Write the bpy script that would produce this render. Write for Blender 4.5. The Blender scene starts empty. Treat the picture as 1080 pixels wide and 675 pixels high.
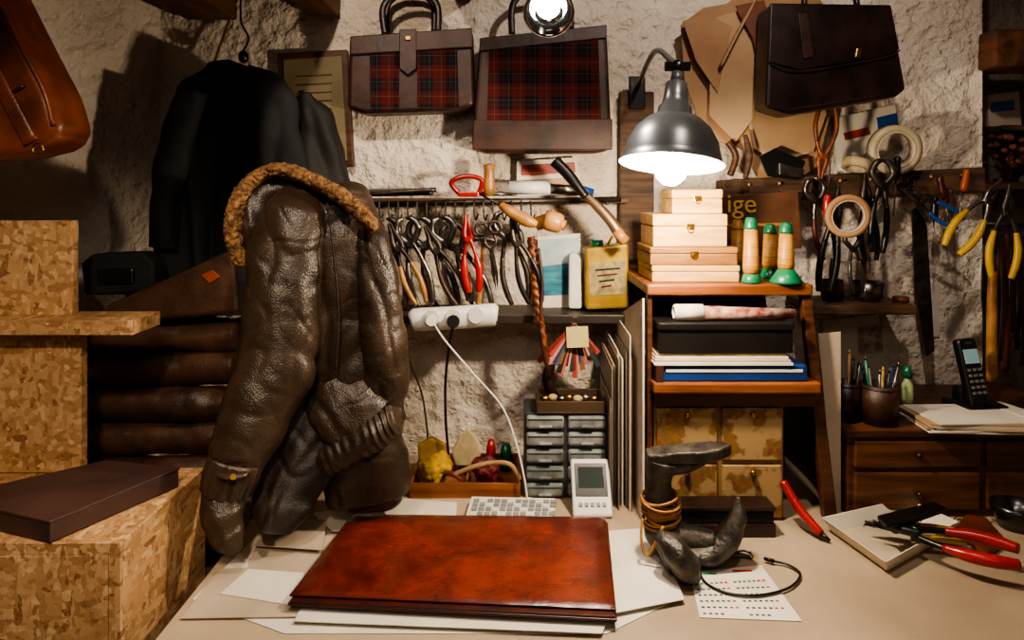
import bpy,bmesh,math,random
from mathutils import Vector,Matrix,noise
random.seed(7)
V=Vector
F=750.;CZ=1.40;HZ=205.
# survey helpers: convert tape/photo measurements at a known depth (metres from the camera station) to world metres
def P(u,v,d): return V(((u-540)/F*d, d, CZ-(v-HZ)/F*d))
def K(u,v,z=.75):
    d=F*(CZ-z)/(v-HZ); return V(((u-540)/F*d,d,z))
def L(n,d): return n*d/F
def hx(h,a=1):
    h=h.lstrip('#'); r=[]
    for i in (0,2,4):
        c=int(h[i:i+2],16)/255; r.append(c/12.92 if c<=.04045 else ((c+.055)/1.055)**2.4)
    return (r[0],r[1],r[2],a)
# ---------------------------------------------------------------- materials
_m={}
def M(name,c1='#888888',c2=None,rough=.5,metal=0,vs=6,bump=0,bs=60,stretch=(1,1,1),bk='noise',bstretch=(1,1,1),coat=0,emit=0,lo=.35,hi=.65,bd=.002,rv=0,spec=.5):
    if name in _m: return _m[name]
    m=bpy.data.materials.new(name); m.use_nodes=True; nt=m.node_tree; N=nt.nodes; l=nt.links
    b=N['Principled BSDF']; b.inputs['Roughness'].default_value=rough; b.inputs['Metallic'].default_value=metal
    b.inputs['Coat Weight'].default_value=coat; b.inputs['Coat Roughness'].default_value=.25
    b.inputs['Specular IOR Level'].default_value=spec
    tc=N.new('ShaderNodeTexCoord')
    mp=N.new('ShaderNodeMapping'); mp.inputs['Scale'].default_value=stretch; l.new(tc.outputs['Object'],mp.inputs['Vector'])
    nz=N.new('ShaderNodeTexNoise'); nz.inputs['Scale'].default_value=vs; nz.inputs['Detail'].default_value=6; l.new(mp.outputs[0],nz.inputs['Vector'])
    cr=N.new('ShaderNodeValToRGB'); cr.color_ramp.elements[0].position=lo; cr.color_ramp.elements[1].position=hi
    A=hx(c1); 
    Bc=hx(c2) if c2 else tuple([x*.8 for x in A[:3]])+(1,)
    cr.color_ramp.elements[0].color=Bc; cr.color_ramp.elements[1].color=A
    l.new(nz.outputs[0],cr.inputs[0]); l.new(cr.outputs[0],b.inputs['Base Color'])
    if rv:
        mr=N.new('ShaderNodeMapRange'); mr.inputs[3].default_value=max(0,rough-rv); mr.inputs[4].default_value=min(1,rough+rv)
        l.new(nz.outputs[0],mr.inputs[0]); l.new(mr.outputs[0],b.inputs['Roughness'])
    if bump:
        mp2=N.new('ShaderNodeMapping'); mp2.inputs['Scale'].default_value=bstretch; l.new(tc.outputs['Object'],mp2.inputs['Vector'])
        if bk=='noise':
            t=N.new('ShaderNodeTexNoise'); t.inputs['Detail'].default_value=5
        else:
            t=N.new('ShaderNodeTexVoronoi')
        t.inputs['Scale'].default_value=bs; l.new(mp2.outputs[0],t.inputs['Vector'])
        bp=N.new('ShaderNodeBump'); bp.inputs['Strength'].default_value=bump; bp.inputs['Distance'].default_value=bd
        l.new(t.outputs[0],bp.inputs['Height']); l.new(bp.outputs[0],b.inputs['Normal'])
    if emit:
        b.inputs['Emission Color'].default_value=A; b.inputs['Emission Strength'].default_value=emit
    _m[name]=m; return m
def leather_wrinkle(name,c1,c2,rough,fine=420,ws=22,wd=.0,fd=.0004,coat=0,vs=11):
    if name in _m: return _m[name]
    m=M(name,c1,c2,rough=rough,vs=vs,rv=.12,coat=coat); nt=m.node_tree; N=nt.nodes; l=nt.links; b=N['Principled BSDF']
    tc=[n for n in N if n.type=='TEX_COORD'][0]
    t1=N.new('ShaderNodeTexVoronoi'); t1.inputs['Scale'].default_value=fine; l.new(tc.outputs['Object'],t1.inputs['Vector'])
    b2=N.new('ShaderNodeBump'); b2.inputs['Strength'].default_value=.7; b2.inputs['Distance'].default_value=fd; l.new(t1.outputs[0],b2.inputs['Height'])
    if wd:
        t2=N.new('ShaderNodeTexNoise'); t2.inputs['Scale'].default_value=ws; t2.inputs['Detail'].default_value=6; t2.inputs['Roughness'].default_value=.6; t2.inputs['Distortion'].default_value=.3; l.new(tc.outputs['Object'],t2.inputs['Vector'])
        b1=N.new('ShaderNodeBump'); b1.inputs['Strength'].default_value=.8; b1.inputs['Distance'].default_value=wd; l.new(t2.outputs[0],b1.inputs['Height']); l.new(b1.outputs[0],b2.inputs['Normal'])
    l.new(b2.outputs[0],b.inputs['Normal']); return m
def osb():
    if 'osb' in _m: return _m['osb']
    m=bpy.data.materials.new('osb'); m.use_nodes=True; nt=m.node_tree; N=nt.nodes; l=nt.links; b=N['Principled BSDF']
    b.inputs['Roughness'].default_value=.6
    tc=N.new('ShaderNodeTexCoord'); nd=N.new('ShaderNodeTexNoise'); nd.inputs['Scale'].default_value=60; nd.inputs['Detail'].default_value=3
    l.new(tc.outputs['Object'],nd.inputs['Vector'])
    cur=None
    for k,(rot,sc,vs) in enumerate((((0.3,.5,.4),(1,1,.26),110),((.2,1.7,.9),(1,.7,.24),120),((1.1,.9,2.2),(.28,1,.8),100),((2.1,.2,1.2),(.9,.26,1),115))):
        mp=N.new('ShaderNodeMapping'); mp.inputs['Rotation'].default_value=rot; mp.inputs['Scale'].default_value=sc
        l.new(tc.outputs['Object'],mp.inputs['Vector'])
        ad=N.new('ShaderNodeMixRGB'); ad.inputs[0].default_value=.008; l.new(mp.outputs[0],ad.inputs[1]); l.new(nd.outputs[1],ad.inputs[2])
        vo=N.new('ShaderNodeTexVoronoi'); vo.inputs['Scale'].default_value=vs; l.new(ad.outputs[0],vo.inputs['Vector'])
        sp=N.new('ShaderNodeSeparateColor'); l.new(vo.outputs['Color'],sp.inputs[0])
        if cur is None: cur=sp.outputs[0]
        else:
            gt=N.new('ShaderNodeMath'); gt.operation='GREATER_THAN'; gt.inputs[1].default_value=.62; l.new(sp.outputs[1],gt.inputs[0])
            mx=N.new('ShaderNodeMix'); l.new(gt.outputs[0],mx.inputs[0]); l.new(cur,mx.inputs[2]); l.new(sp.outputs[0],mx.inputs[3]); cur=mx.outputs[0]
    gn=N.new('ShaderNodeTexNoise'); gn.inputs['Scale'].default_value=260; gn.inputs['Detail'].default_value=4; l.new(tc.outputs['Object'],gn.inputs['Vector'])
    mm=N.new('ShaderNodeMix'); mm.inputs[0].default_value=.34; l.new(cur,mm.inputs[2]); l.new(gn.outputs[0],mm.inputs[3])
    cr=N.new('ShaderNodeValToRGB'); e=cr.color_ramp.elements; e[0].position=.13; e[0].color=hx('#785030'); e[1].position=.88; e[1].color=hx('#dab98c')
    for p,c in ((.24,'#a07850'),(.5,'#b88f62'),(.74,'#c6a074')):
        q=e.new(p); q.color=hx(c)
    l.new(mm.outputs[0],cr.inputs[0]); l.new(cr.outputs[0],b.inputs['Base Color'])
    bp=N.new('ShaderNodeBump'); bp.inputs['Strength'].default_value=.35; bp.inputs['Distance'].default_value=.0015
    l.new(mm.outputs[0],bp.inputs['Height']); l.new(bp.outputs[0],b.inputs['Normal'])
    _m['osb']=m; return m
def tartan():
    if 'tartan' in _m: return _m['tartan']
    m=bpy.data.materials.new('tartan'); m.use_nodes=True; nt=m.node_tree; N=nt.nodes; l=nt.links; b=N['Principled BSDF']
    b.inputs['Roughness'].default_value=.9; b.inputs['Specular IOR Level'].default_value=.2
    tc=N.new('ShaderNodeTexCoord'); sp=N.new('ShaderNodeSeparateXYZ'); l.new(tc.outputs['Object'],sp.inputs[0]); o=[]
    for ax in (0,2):
        mu=N.new('ShaderNodeMath'); mu.operation='MULTIPLY'; mu.inputs[1].default_value=16; l.new(sp.outputs[ax],mu.inputs[0])
        fr=N.new('ShaderNodeMath'); fr.operation='FRACT'; l.new(mu.outputs[0],fr.inputs[0])
        cr=N.new('ShaderNodeValToRGB'); cr.color_ramp.interpolation='CONSTANT'; e=cr.color_ramp.elements
        e[0].position=0; e[0].color=hx('#4c1714'); e[1].position=.36; e[1].color=hx('#0e1218')
        for p,c in ((.17,'#5a5540'),(.19,'#4c1714'),(.50,'#3c1412'),(.55,'#101a18'),(.66,'#0e1218'),(.72,'#55554f'),(.735,'#101318'),(.86,'#4c1714')):
            q=e.new(p); q.color=hx(c)
        l.new(fr.outputs[0],cr.inputs[0]); o.append(cr)
    mx=N.new('ShaderNodeMixRGB'); mx.inputs[0].default_value=.5; l.new(o[0].outputs[0],mx.inputs[1]); l.new(o[1].outputs[0],mx.inputs[2])
    l.new(mx.outputs[0],b.inputs['Base Color'])
    t=N.new('ShaderNodeTexNoise'); t.inputs['Scale'].default_value=500; l.new(tc.outputs['Object'],t.inputs['Vector'])
    bp=N.new('ShaderNodeBump'); bp.inputs['Strength'].default_value=.4; bp.inputs['Distance'].default_value=.001; l.new(t.outputs[0],bp.inputs['Height']); l.new(bp.outputs[0],b.inputs['Normal'])
    _m['tartan']=m; return m
def floral():
    if 'floral' in _m: return _m['floral']
    m=bpy.data.materials.new('floral'); m.use_nodes=True; nt=m.node_tree; N=nt.nodes; l=nt.links; b=N['Principled BSDF']
    b.inputs['Roughness'].default_value=.6
    tc=N.new('ShaderNodeTexCoord'); vo=N.new('ShaderNodeTexVoronoi'); vo.inputs['Scale'].default_value=150; l.new(tc.outputs['Object'],vo.inputs['Vector'])
    n=N.new('ShaderNodeTexNoise'); n.inputs['Scale'].default_value=26; n.inputs['Detail'].default_value=3; l.new(tc.outputs['Object'],n.inputs['Vector'])
    hs=N.new('ShaderNodeValToRGB'); e=hs.color_ramp.elements; e[0].color=hx('#5e5632'); e[1].color=hx('#763c32'); q=e.new(.5); q.color=hx('#86602f')
    sp=N.new('ShaderNodeSeparateColor'); l.new(vo.outputs['Color'],sp.inputs[0]); l.new(sp.outputs[0],hs.inputs[0])
    r=N.new('ShaderNodeValToRGB'); r.color_ramp.elements[0].position=.48; r.color_ramp.elements[1].position=.54; l.new(n.outputs[0],r.inputs[0])
    mx=N.new('ShaderNodeMixRGB'); l.new(r.outputs[0],mx.inputs[0]); mx.inputs[1].default_value=hx('#a0845a'); l.new(hs.outputs[0],mx.inputs[2])
    l.new(mx.outputs[0],b.inputs['Base Color']); _m['floral']=m; return m
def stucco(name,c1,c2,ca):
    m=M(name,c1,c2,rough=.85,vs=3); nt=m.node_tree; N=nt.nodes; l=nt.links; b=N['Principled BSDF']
    tc=[n for n in N if n.type=='TEX_COORD'][0]; prev=None
    for sc,dist,st in ((30,.022,.9),(80,.008,.8),(240,.0015,.5)):
        t=N.new('ShaderNodeTexNoise'); t.inputs['Scale'].default_value=sc; t.inputs['Detail'].default_value=3; l.new(tc.outputs['Object'],t.inputs['Vector'])
        bp=N.new('ShaderNodeBump'); bp.inputs['Strength'].default_value=st; bp.inputs['Distance'].default_value=dist; l.new(t.outputs[0],bp.inputs['Height'])
        if prev: l.new(prev.outputs[0],bp.inputs['Normal'])
        prev=bp
    l.new(prev.outputs[0],b.inputs['Normal']); return m
def patina():
    # burnished red-brown leather: patchy tan, darker rubbed edges, waxed surface
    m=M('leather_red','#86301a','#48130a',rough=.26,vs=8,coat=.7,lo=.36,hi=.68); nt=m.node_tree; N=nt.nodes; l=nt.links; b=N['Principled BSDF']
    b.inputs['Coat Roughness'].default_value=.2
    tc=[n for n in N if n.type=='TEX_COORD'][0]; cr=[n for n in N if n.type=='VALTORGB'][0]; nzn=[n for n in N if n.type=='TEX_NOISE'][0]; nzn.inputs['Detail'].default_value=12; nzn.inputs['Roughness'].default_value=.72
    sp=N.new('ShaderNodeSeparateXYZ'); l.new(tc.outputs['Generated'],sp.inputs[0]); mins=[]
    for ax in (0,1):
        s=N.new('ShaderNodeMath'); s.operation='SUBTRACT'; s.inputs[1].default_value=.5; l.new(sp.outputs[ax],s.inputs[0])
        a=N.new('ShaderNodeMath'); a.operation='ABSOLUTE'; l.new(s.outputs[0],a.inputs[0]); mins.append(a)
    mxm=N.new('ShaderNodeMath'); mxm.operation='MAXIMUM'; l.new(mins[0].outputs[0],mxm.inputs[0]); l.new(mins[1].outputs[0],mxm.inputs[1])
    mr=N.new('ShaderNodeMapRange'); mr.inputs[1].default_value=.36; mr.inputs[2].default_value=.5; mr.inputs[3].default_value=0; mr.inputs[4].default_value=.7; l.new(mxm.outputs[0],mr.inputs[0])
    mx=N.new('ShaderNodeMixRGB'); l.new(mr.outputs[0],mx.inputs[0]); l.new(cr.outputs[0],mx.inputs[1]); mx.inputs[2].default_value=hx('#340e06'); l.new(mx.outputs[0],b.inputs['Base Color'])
    prev=None
    for sc,dist in ((9,.004),(60,.0016),(330,.0006)):
        t=N.new('ShaderNodeTexNoise'); t.inputs['Scale'].default_value=sc; t.inputs['Detail'].default_value=4; l.new(tc.outputs['Object'],t.inputs['Vector'])
        bp=N.new('ShaderNodeBump'); bp.inputs['Strength'].default_value=.6; bp.inputs['Distance'].default_value=dist; l.new(t.outputs[0],bp.inputs['Height'])
        if prev: l.new(prev.outputs[0],bp.inputs['Normal'])
        prev=bp
    l.new(prev.outputs[0],b.inputs['Normal']); l.new(prev.outputs[0],b.inputs['Coat Normal']); return m
plaster=stucco('plaster','#ebdfd0','#cab9a6',1)
wood_o=M('wood_orange','#96592e','#6a3a1c',rough=.42,vs=5,stretch=(1,6,14),bump=.2,bs=30,bstretch=(1,6,14),coat=.15)
wood_l=M('wood_light','#d0a868','#b0844c',rough=.55,vs=6,stretch=(1.5,8,14))
wood_d=M('wood_dark','#5c3720','#3a1f10',rough=.45,vs=5,stretch=(1,5,14),bump=.3,bs=30,bstretch=(1,6,14))
wood_b=M('wood_beam','#6e4426','#422612',rough=.7,vs=6,stretch=(6,1,6),bump=.5,bs=30,bstretch=(6,1,6))
wood_h=M('wood_handle','#b5834a','#875828',rough=.42,vs=20,coat=.15)
wood_r=M('wood_rail','#5f432c','#38261a',rough=.7,vs=8,stretch=(1,6,12),bump=.4,bs=30,bstretch=(1,6,12))
choc=leather_wrinkle('leather_jacket','#443528','#2d2219',.37,340,22,.0035,.0008)
chocd=M('leather_jacket_lining','#2a2019','#18120d',rough=.7,vs=9)
fleece=M('fleece','#9c7448','#5e4026',rough=.95,vs=90,bump=1,bs=240,bd=.006)
blk=M('black_fabric','#18191b','#0d0d0f',rough=.8,vs=20,bump=.3,bs=200)
blkp=M('black_plastic','#121212','#0a0a0a',rough=.35)
blkm=M('black_enamel','#161616','#0c0c0c',rough=.28,coat=.4)
shadem=M('lamp_shade_metal','#6c6d6e','#4c4d4e',rough=.33,metal=.45,vs=4)
enam=M('lamp_shade_inside','#d8d4ca',rough=.5)
iron=M('cast_iron','#5b544d','#2f2a26',rough=.47,metal=.4,vs=26,bump=1,bs=55,bd=.005,rv=.18)
steel=M('steel','#9a968f','#5a554e',rough=.32,metal=1,vs=30)
steeld=M('steel_dark','#5e5650','#342e2a',rough=.42,metal=.85,vs=30)
chrome=M('chrome','#e8e8e8',rough=.08,metal=1)
white=M('white_plastic','#e2e0da','#d2cfc8',rough=.35)
paper=M('paper','#e0d8ca','#cfc5b4',rough=.8,vs=8)
card=M('cardboard_grey','#bfae98','#a39380',rough=.8,vs=5,bump=.1,bs=90)
deskm=M('desk_card','#b9a48a','#93806a',rough=.7,vs=3.5,bump=.15,bs=60,lo=.3,hi=.7)
tan=M('hide_tan','#b08a62','#8f6640',rough=.6,vs=5,bump=.3,bs=120)
tan2=M('hide_cream','#bd9c76','#a07c58',rough=.6,vs=5,bump=.3,bs=120)
lbr=leather_wrinkle('leather_brown','#402316','#241209',.45,600,30,.0014,.0003,0,18)
ldk=leather_wrinkle('leather_dark','#2c1714','#180c0a',.36,600,30,.001,.00025,0,16)
lor=leather_wrinkle('leather_orange','#7c3c18','#4e240c',.38,500,20,.0012,.0003,.1,14)
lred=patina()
lredd=M('leather_red_edge','#4d160a','#2f0c06',rough=.4,vs=13)
red=M('red_plastic','#a8170e','#8a120b',rough=.3,coat=.3)
yel=M('yellow_plastic','#c49a1c','#a87c0c',rough=.4)
orp=M('orange_plastic','#a8501c','#8a3a12',rough=.4)
blue=M('blue_plastic','#1d4f9a','#143a78',rough=.4)
grn=M('green_plastic','#14704a','#0d5234',rough=.35,coat=.2)
teal=M('organizer_frame','#3c403f','#2c302f',rough=.4)
draw=M('organizer_drawer','#8c9290','#5c6260',rough=.2,coat=.4,vs=25)
gold=M('gold_thread','#c08a3c','#8f5f20',rough=.4,vs=200,stretch=(.01,.01,1),bump=.5,bs=400,bstretch=(.01,.01,1))
brass=M('brass','#b08a48',rough=.3,metal=1)
rubber=M('rubber_band','#b5803a','#8f5f28',rough=.6)
yc=M('yellow_cloth','#b8901c','#806010',rough=.9,vs=20,bump=.5,bs=90)
cream=M('cream_cloth','#c0ac84','#94835a',rough=.9,vs=20,bump=.4,bs=80)
osbm=osb(); tar=tartan()
# ---------------------------------------------------------------- mesh builder
def cr_path(pts,sub):
    n=len(pts); out=[]
    if n<3 or sub<2: return [(V(p),i) for i,p in enumerate(pts)]
    for i in range(n-1):
        p0=pts[max(i-1,0)];p1=pts[i];p2=pts[i+1];p3=pts[min(i+2,n-1)]
        for k in range(sub):
            t=k/sub
            q=.5*((2*p1)+(p2-p0)*t+(2*p0-5*p1+4*p2-p3)*t*t+(3*p1-p0-3*p2+p3)*t**3)
            out.append((q,i+t))
    out.append((V(pts[-1]),n-1)); return out
class B:
    def __init__(s): s.bm=bmesh.new(); s.mats=[]
    def mi(s,m):
        if m not in s.mats: s.mats.append(m)
        return s.mats.index(m)
    def put(s,t,mat,Mx=None,smooth=False):
        if Mx is not None: t.transform(Mx)
        bmesh.ops.recalc_face_normals(t,faces=t.faces[:])
        i=s.mi(mat)
        for f in t.faces: f.material_index=i; f.smooth=smooth
        me=bpy.data.meshes.new('t'); t.to_mesh(me); t.free(); s.bm.from_mesh(me); bpy.data.meshes.remove(me); return s
    def box(s,c,size,mat,rot=(0,0,0),bev=.002,seg=2):
        t=bmesh.new(); bmesh.ops.create_cube(t,size=1)
        bmesh.ops.scale(t,vec=size,verts=t.verts[:])
        bv=min(bev,.45*min(size))
        if bv>0: bmesh.ops.bevel(t,geom=t.edges[:],offset=bv,segments=seg,affect='EDGES',profile=.5)
        R=Matrix.Translation(c)@(rot if isinstance(rot,Matrix) else (Matrix.Rotation(rot[2],4,'Z')@Matrix.Rotation(rot[1],4,'Y')@Matrix.Rotation(rot[0],4,'X')))
        return s.put(t,mat,R,smooth=False)
    def bb(s,a,b,mat,bev=.002): # box from two corners
        a=V(a);b=V(b); return s.box((a+b)/2,[max(abs(x),1e-4) for x in (b-a)],mat,bev=bev)
    def prism(s,pts,vec,mat,bev=.0,seg=2,smooth=False):
        t=bmesh.new(); vs=[t.verts.new(p) for p in pts]; f=t.faces.new(vs)
        r=bmesh.ops.extrude_face_region(t,geom=[f]); nv=[g for g in r['geom'] if isinstance(g,bmesh.types.BMVert)]
        bmesh.ops.translate(t,vec=V(vec),verts=nv)
        bmesh.ops.recalc_face_normals(t,faces=t.faces[:])
        if bev>0: bmesh.ops.bevel(t,geom=t.edges[:],offset=bev,segments=seg,affect='EDGES',profile=.5,clamp_overlap=True)
        return s.put(t,mat,None,smooth)
    def wp(s,pts,d,th,mat,bev=.002,seg=2,smooth=False):
        return s.prism([P(u,v,d) for u,v in pts],(0,th,0),mat,bev,seg,smooth)
    def dp(s,pts,z,th,mat,bev=0):
        return s.prism([K(u,v,z) for u,v in pts],(0,0,-th),mat,bev)
    def cone(s,p0,p1,r0,r1,mat,seg=20):
        p0=V(p0);p1=V(p1); h=(p1-p0).length; t=bmesh.new()
        bmesh.ops.create_cone(t,cap_ends=True,cap_tris=False,segments=seg,radius1=max(r0,1e-5),radius2=max(r1,1e-5),depth=h)
        q=(p1-p0).to_track_quat('Z','Y').to_matrix().to_4x4()
        t.transform(Matrix.Translation((p0+p1)/2)@q); bmesh.ops.recalc_face_normals(t,faces=t.faces[:]); i=s.mi(mat)
        for f in t.faces: f.material_index=i; f.smooth=len(f.verts)==4
        me=bpy.data.meshes.new('t'); t.to_mesh(me); t.free(); s.bm.from_mesh(me); bpy.data.meshes.remove(me); return s
    def ball(s,c,r,mat,sc=(1,1,1),rot=0):
        t=bmesh.new(); bmesh.ops.create_uvsphere(t,u_segments=20,v_segments=12,radius=r)
        bmesh.ops.scale(t,vec=sc,verts=t.verts[:])
        return s.put(t,mat,Matrix.Translation(c)@Matrix.Rotation(rot,4,'Y'),True)
    def tube(s,pts,r,mat,seg=10,sub=6,flat=False,disp=None,smooth=True):
        pts=[V(p) for p in pts]; n=len(pts)
        if not isinstance(r,(list,tuple)): r=[r]*n
        r=[(a if isinstance(a,(list,tuple)) else (a,a)) for a in r]
        path=cr_path(pts,sub); t=bmesh.new(); rings=[]; nn=None; m=len(path)
        for i,(q,k) in enumerate(path):
            a=path[max(i-1,0)][0]; b=path[min(i+1,m-1)][0]; T=(b-a)
            T=T.normalized() if T.length>1e-9 else V((0,0,1))
            j=min(int(k),n-2); fr=k-j; fs=fr*fr*(3-2*fr)
            ra=r[j][0]*(1-fs)+r[j+1][0]*fs; rb=r[j][1]*(1-fs)+r[j+1][1]*fs
            if flat:
                bb=V((0,1,0)); nx=T.cross(bb); nx=nx.normalized() if nx.length>1e-4 else V((1,0,0))
            else:
                if nn is None:
                    up=V((0,0,1)) if abs(T.z)<.9 else V((1,0,0)); nn=T.cross(up).normalized()
                nn=(nn-T*nn.dot(T)).normalized(); nx=nn; bb=T.cross(nn)
            ring=[]
            for g in range(seg):
                an=2*math.pi*g/seg; o=nx*math.cos(an)*ra+bb*math.sin(an)*rb
                p=q+o
                if disp: p=p+o.normalized()*disp(p,an,i/(m-1))
                ring.append(t.verts.new(p))
            rings.append(ring)
        for i in range(len(rings)-1):
            for g in range(seg):
                t.faces.new((rings[i][g],rings[i][(g+1)%seg],rings[i+1][(g+1)%seg],rings[i+1][g]))
        t.faces.new(rings[0][::-1]); t.faces.new(rings[-1])
        return s.put(t,mat,None,smooth)
    def lathe(s,prof,o,mat,axis=(0,0,1),seg=28):
        t=bmesh.new(); rings=[]
        for r,z in prof:
            rings.append([t.verts.new((max(r,1e-5)*math.cos(2*math.pi*g/seg),max(r,1e-5)*math.sin(2*math.pi*g/seg),z)) for g in range(seg)])
        for i in range(len(rings)-1):
            for g in range(seg): t.faces.new((rings[i][g],rings[i][(g+1)%seg],rings[i+1][(g+1)%seg],rings[i+1][g]))
        bmesh.ops.remove_doubles(t,verts=t.verts[:],dist=1e-5)
        q=V(axis).normalized().to_track_quat('Z','Y').to_matrix().to_4x4()
        return s.put(t,mat,Matrix.Translation(o)@q,True)
    def torus(s,c,R,r,mat,axis=(0,1,0),seg=28,ms=8,sc=(1,1)):
        q=V(axis).normalized().to_track_quat('Z','Y').to_matrix()
        t=bmesh.new(); rings=[]
        for i in range(seg):
            a=2*math.pi*i/seg; ring=[]
            for j in range(ms):
                b=2*math.pi*j/ms
                ring.append(t.verts.new(q@V(((R+r*math.cos(b))*math.cos(a)*sc[0],(R+r*math.cos(b))*math.sin(a)*sc[1],r*math.sin(b)))+V(c)))
            rings.append(ring)
        for i in range(seg):
            for j in range(ms):
                t.faces.new((rings[i][j],rings[(i+1)%seg][j],rings[(i+1)%seg][(j+1)%ms],rings[i][(j+1)%ms]))
        return s.put(t,mat,None,True)
    def text(s,st,c,size,mat,ex=.001,rot=None):
        cu=bpy.data.curves.new('txt','FONT'); cu.body=st; cu.size=size; cu.extrude=ex; cu.align_x='CENTER'
        o=bpy.data.objects.new('txt',cu); bpy.context.scene.collection.objects.link(o)
        dg=bpy.context.evaluated_depsgraph_get(); me=bpy.data.meshes.new_from_object(o.evaluated_get(dg))
        t=bmesh.new(); t.from_mesh(me); bpy.data.objects.remove(o); bpy.data.meshes.remove(me)
        R=rot if rot is not None else Matrix.Rotation(math.pi/2,4,'X')
        return s.put(t,mat,Matrix.Translation(c)@R,False)
    def obj(s,name):
        vs=[v.co for v in s.bm.verts]
        lo=V([min(v[i] for v in vs) for i in range(3)]); hi=V([max(v[i] for v in vs) for i in range(3)]); c=(lo+hi)/2
        bmesh.ops.translate(s.bm,vec=-c,verts=s.bm.verts[:])
        me=bpy.data.meshes.new(name); s.bm.to_mesh(me); s.bm.free()
        for m in s.mats: me.materials.append(m)
        o=bpy.data.objects.new(name,me); o.location=c; bpy.context.scene.collection.objects.link(o); return o
def nz(p,s,o=0): return noise.noise(V((p[0]*s+o,p[1]*s+o*1.7,p[2]*s-o)))
# ---------------------------------------------------------------- room
def wallgrid(name,a,b,z0,z1,mat,step=.008,amp=.008):
    a=V((a[0],a[1],0)); b=V((b[0],b[1],0)); ln=(b-a).length; u=(b-a)/ln; n=V((u.y,-u.x,0))
    zs=[z0+(.7-z0)*k/12 for k in range(12)]+[.7+(1.98-.7)*k/int(1.28/step) for k in range(int(1.28/step))]+[1.98+(z1-1.98)*k/8 for k in range(9)]
    nx=int(ln/step); t=bmesh.new(); g=[]
    for i in range(nx+1):
        col=[]
        for j,zz in enumerate(zs):
            p=a+u*(ln*i/nx)+V((0,0,zz))
            h=nz(p,24)*.7+nz(p,5,9)*.9+nz(p,11,6)*.8+nz(p,48,3)*.6
            h=min(h,.32)+.25*nz(p,90,5)
            if 0<i<nx: p=p+n*(h*amp)
            col.append(t.verts.new(p))
        g.append(col)
    for i in range(nx):
        for j in range(len(zs)-1): t.faces.new((g[i][j],g[i+1][j],g[i+1][j+1],g[i][j+1]))
    bk=B(); bk.put(t,mat,None,True)
    bk.prism([a-n*.02+V((0,0,z0)),b-n*.02+V((0,0,z0)),b-n*.02+V((0,0,z1)),a-n*.02+V((0,0,z1))],-n*.1,mat)
    return bk.obj(name)
XR=P(1036,0,1.8).x
wallgrid('wall_back',(-.89,1.8),(XR,1.8),0,2.25,plaster)
wallgrid('wall_left',(-1.75,.437),(-.89,1.8),0,2.25,plaster,step=.010)
B().bb((-2.5,-1.5,0),(-2.4,.4,2.25),plaster,0).obj('wall_left_side')
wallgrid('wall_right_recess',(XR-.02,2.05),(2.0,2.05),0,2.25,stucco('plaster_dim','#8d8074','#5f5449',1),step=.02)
B().bb((1.9,-1.5,0),(2.0,2.04,2.25),plaster,0).obj('wall_right')
B().bb((-2.5,-1.5,-.05),(2,2.2,0),M('floor_tile','#6a4a38','#4a3226',rough=.6,vs=4),0).obj('floor')
B().bb((-2.5,-1.5,2.25),(2,2.2,2.3),wood_b,0).obj('ceiling')
for i,(u0,u1,v) in enumerate(((196,250,22),(325,358,18),(478,500,0))):
    z=P(0,v,1.79).z; B().bb((P(u0,0,1.78).x,.3,z),(P(u1,0,1.78).x,1.785,2.249),wood_b,.006).obj('ceiling_beam')
b=B(); b.bb((XR-.01,1.74,P(0,70,1.74).z),(1.7,1.86,P(0,30,1.74).z),wood_b,.008).obj('lintel_beam')
# desk
b=B(); b.bb((-.522,.82,.722),(1.25,1.775,.75),deskm,.003)
for x in (-.46,1.18):
    for y in (.9,1.68): b.bb((x-.03,y-.03,0.001),(x+.03,y+.03,.722),wood_d)
b.bb((-.46,.9,.62),(1.18,.93,.72),wood_d)
b.obj('workbench')
# ---------------------------------------------------------------- left furniture
b=B(); T=.018
x0,x1,y0,y1,z1=-1.08,-.578,1.05,1.34,.885
b.bb((x0,y0,z1-T),(x1,y1,z1),osbm,.001); b.bb((x0,y0,.001),(x1-T-.001,y0+T,z1-T),osbm,.001); b.bb((x1-T,y0+.0,.001),(x1,y1,z1-T),osbm,.001)
b.bb((x0,y1-T,.001),(x1-T,y1,z1-T),osbm,.001); b.bb((x0,y0+T,.001),(x0+T,y1-T,z1-T),osbm,.001)
b.obj('osb_cabinet')
b=B(); d=1.30
b.bb((-1.0,d+.01,.887),(P(82,0,d).x,1.33,P(0,349,d).z),osbm,.001)
b.bb((-1.0,1.26,P(0,349,d).z+.0),(P(152,0,1.3).x,1.36,P(0,334,d).z),osbm,.001)
b.bb((-1.0,d+.02,P(0,334,d).z),(P(76,0,d+.02).x,1.34,P(0,233,d).z),osbm,.001)
b.obj('osb_shelf_tower')
b=B(); zt=.92
pk=[K(52,550,zt),K(190,493,zt),K(112,485,zt),K(-60,524,zt)]
pm=M('box_purple','#4c3430','#3a2826',rough=.5,vs=8)
b.prism(pk,(0,0,-.004),pm,.001); c=sum(pk,V((0,0,0)))/4
b.prism([c+(p-c)*.985+V((0,0,-.0045)) for p in pk],(0,0,-.0285),pm,.001)
b.obj('presentation_box')
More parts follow.
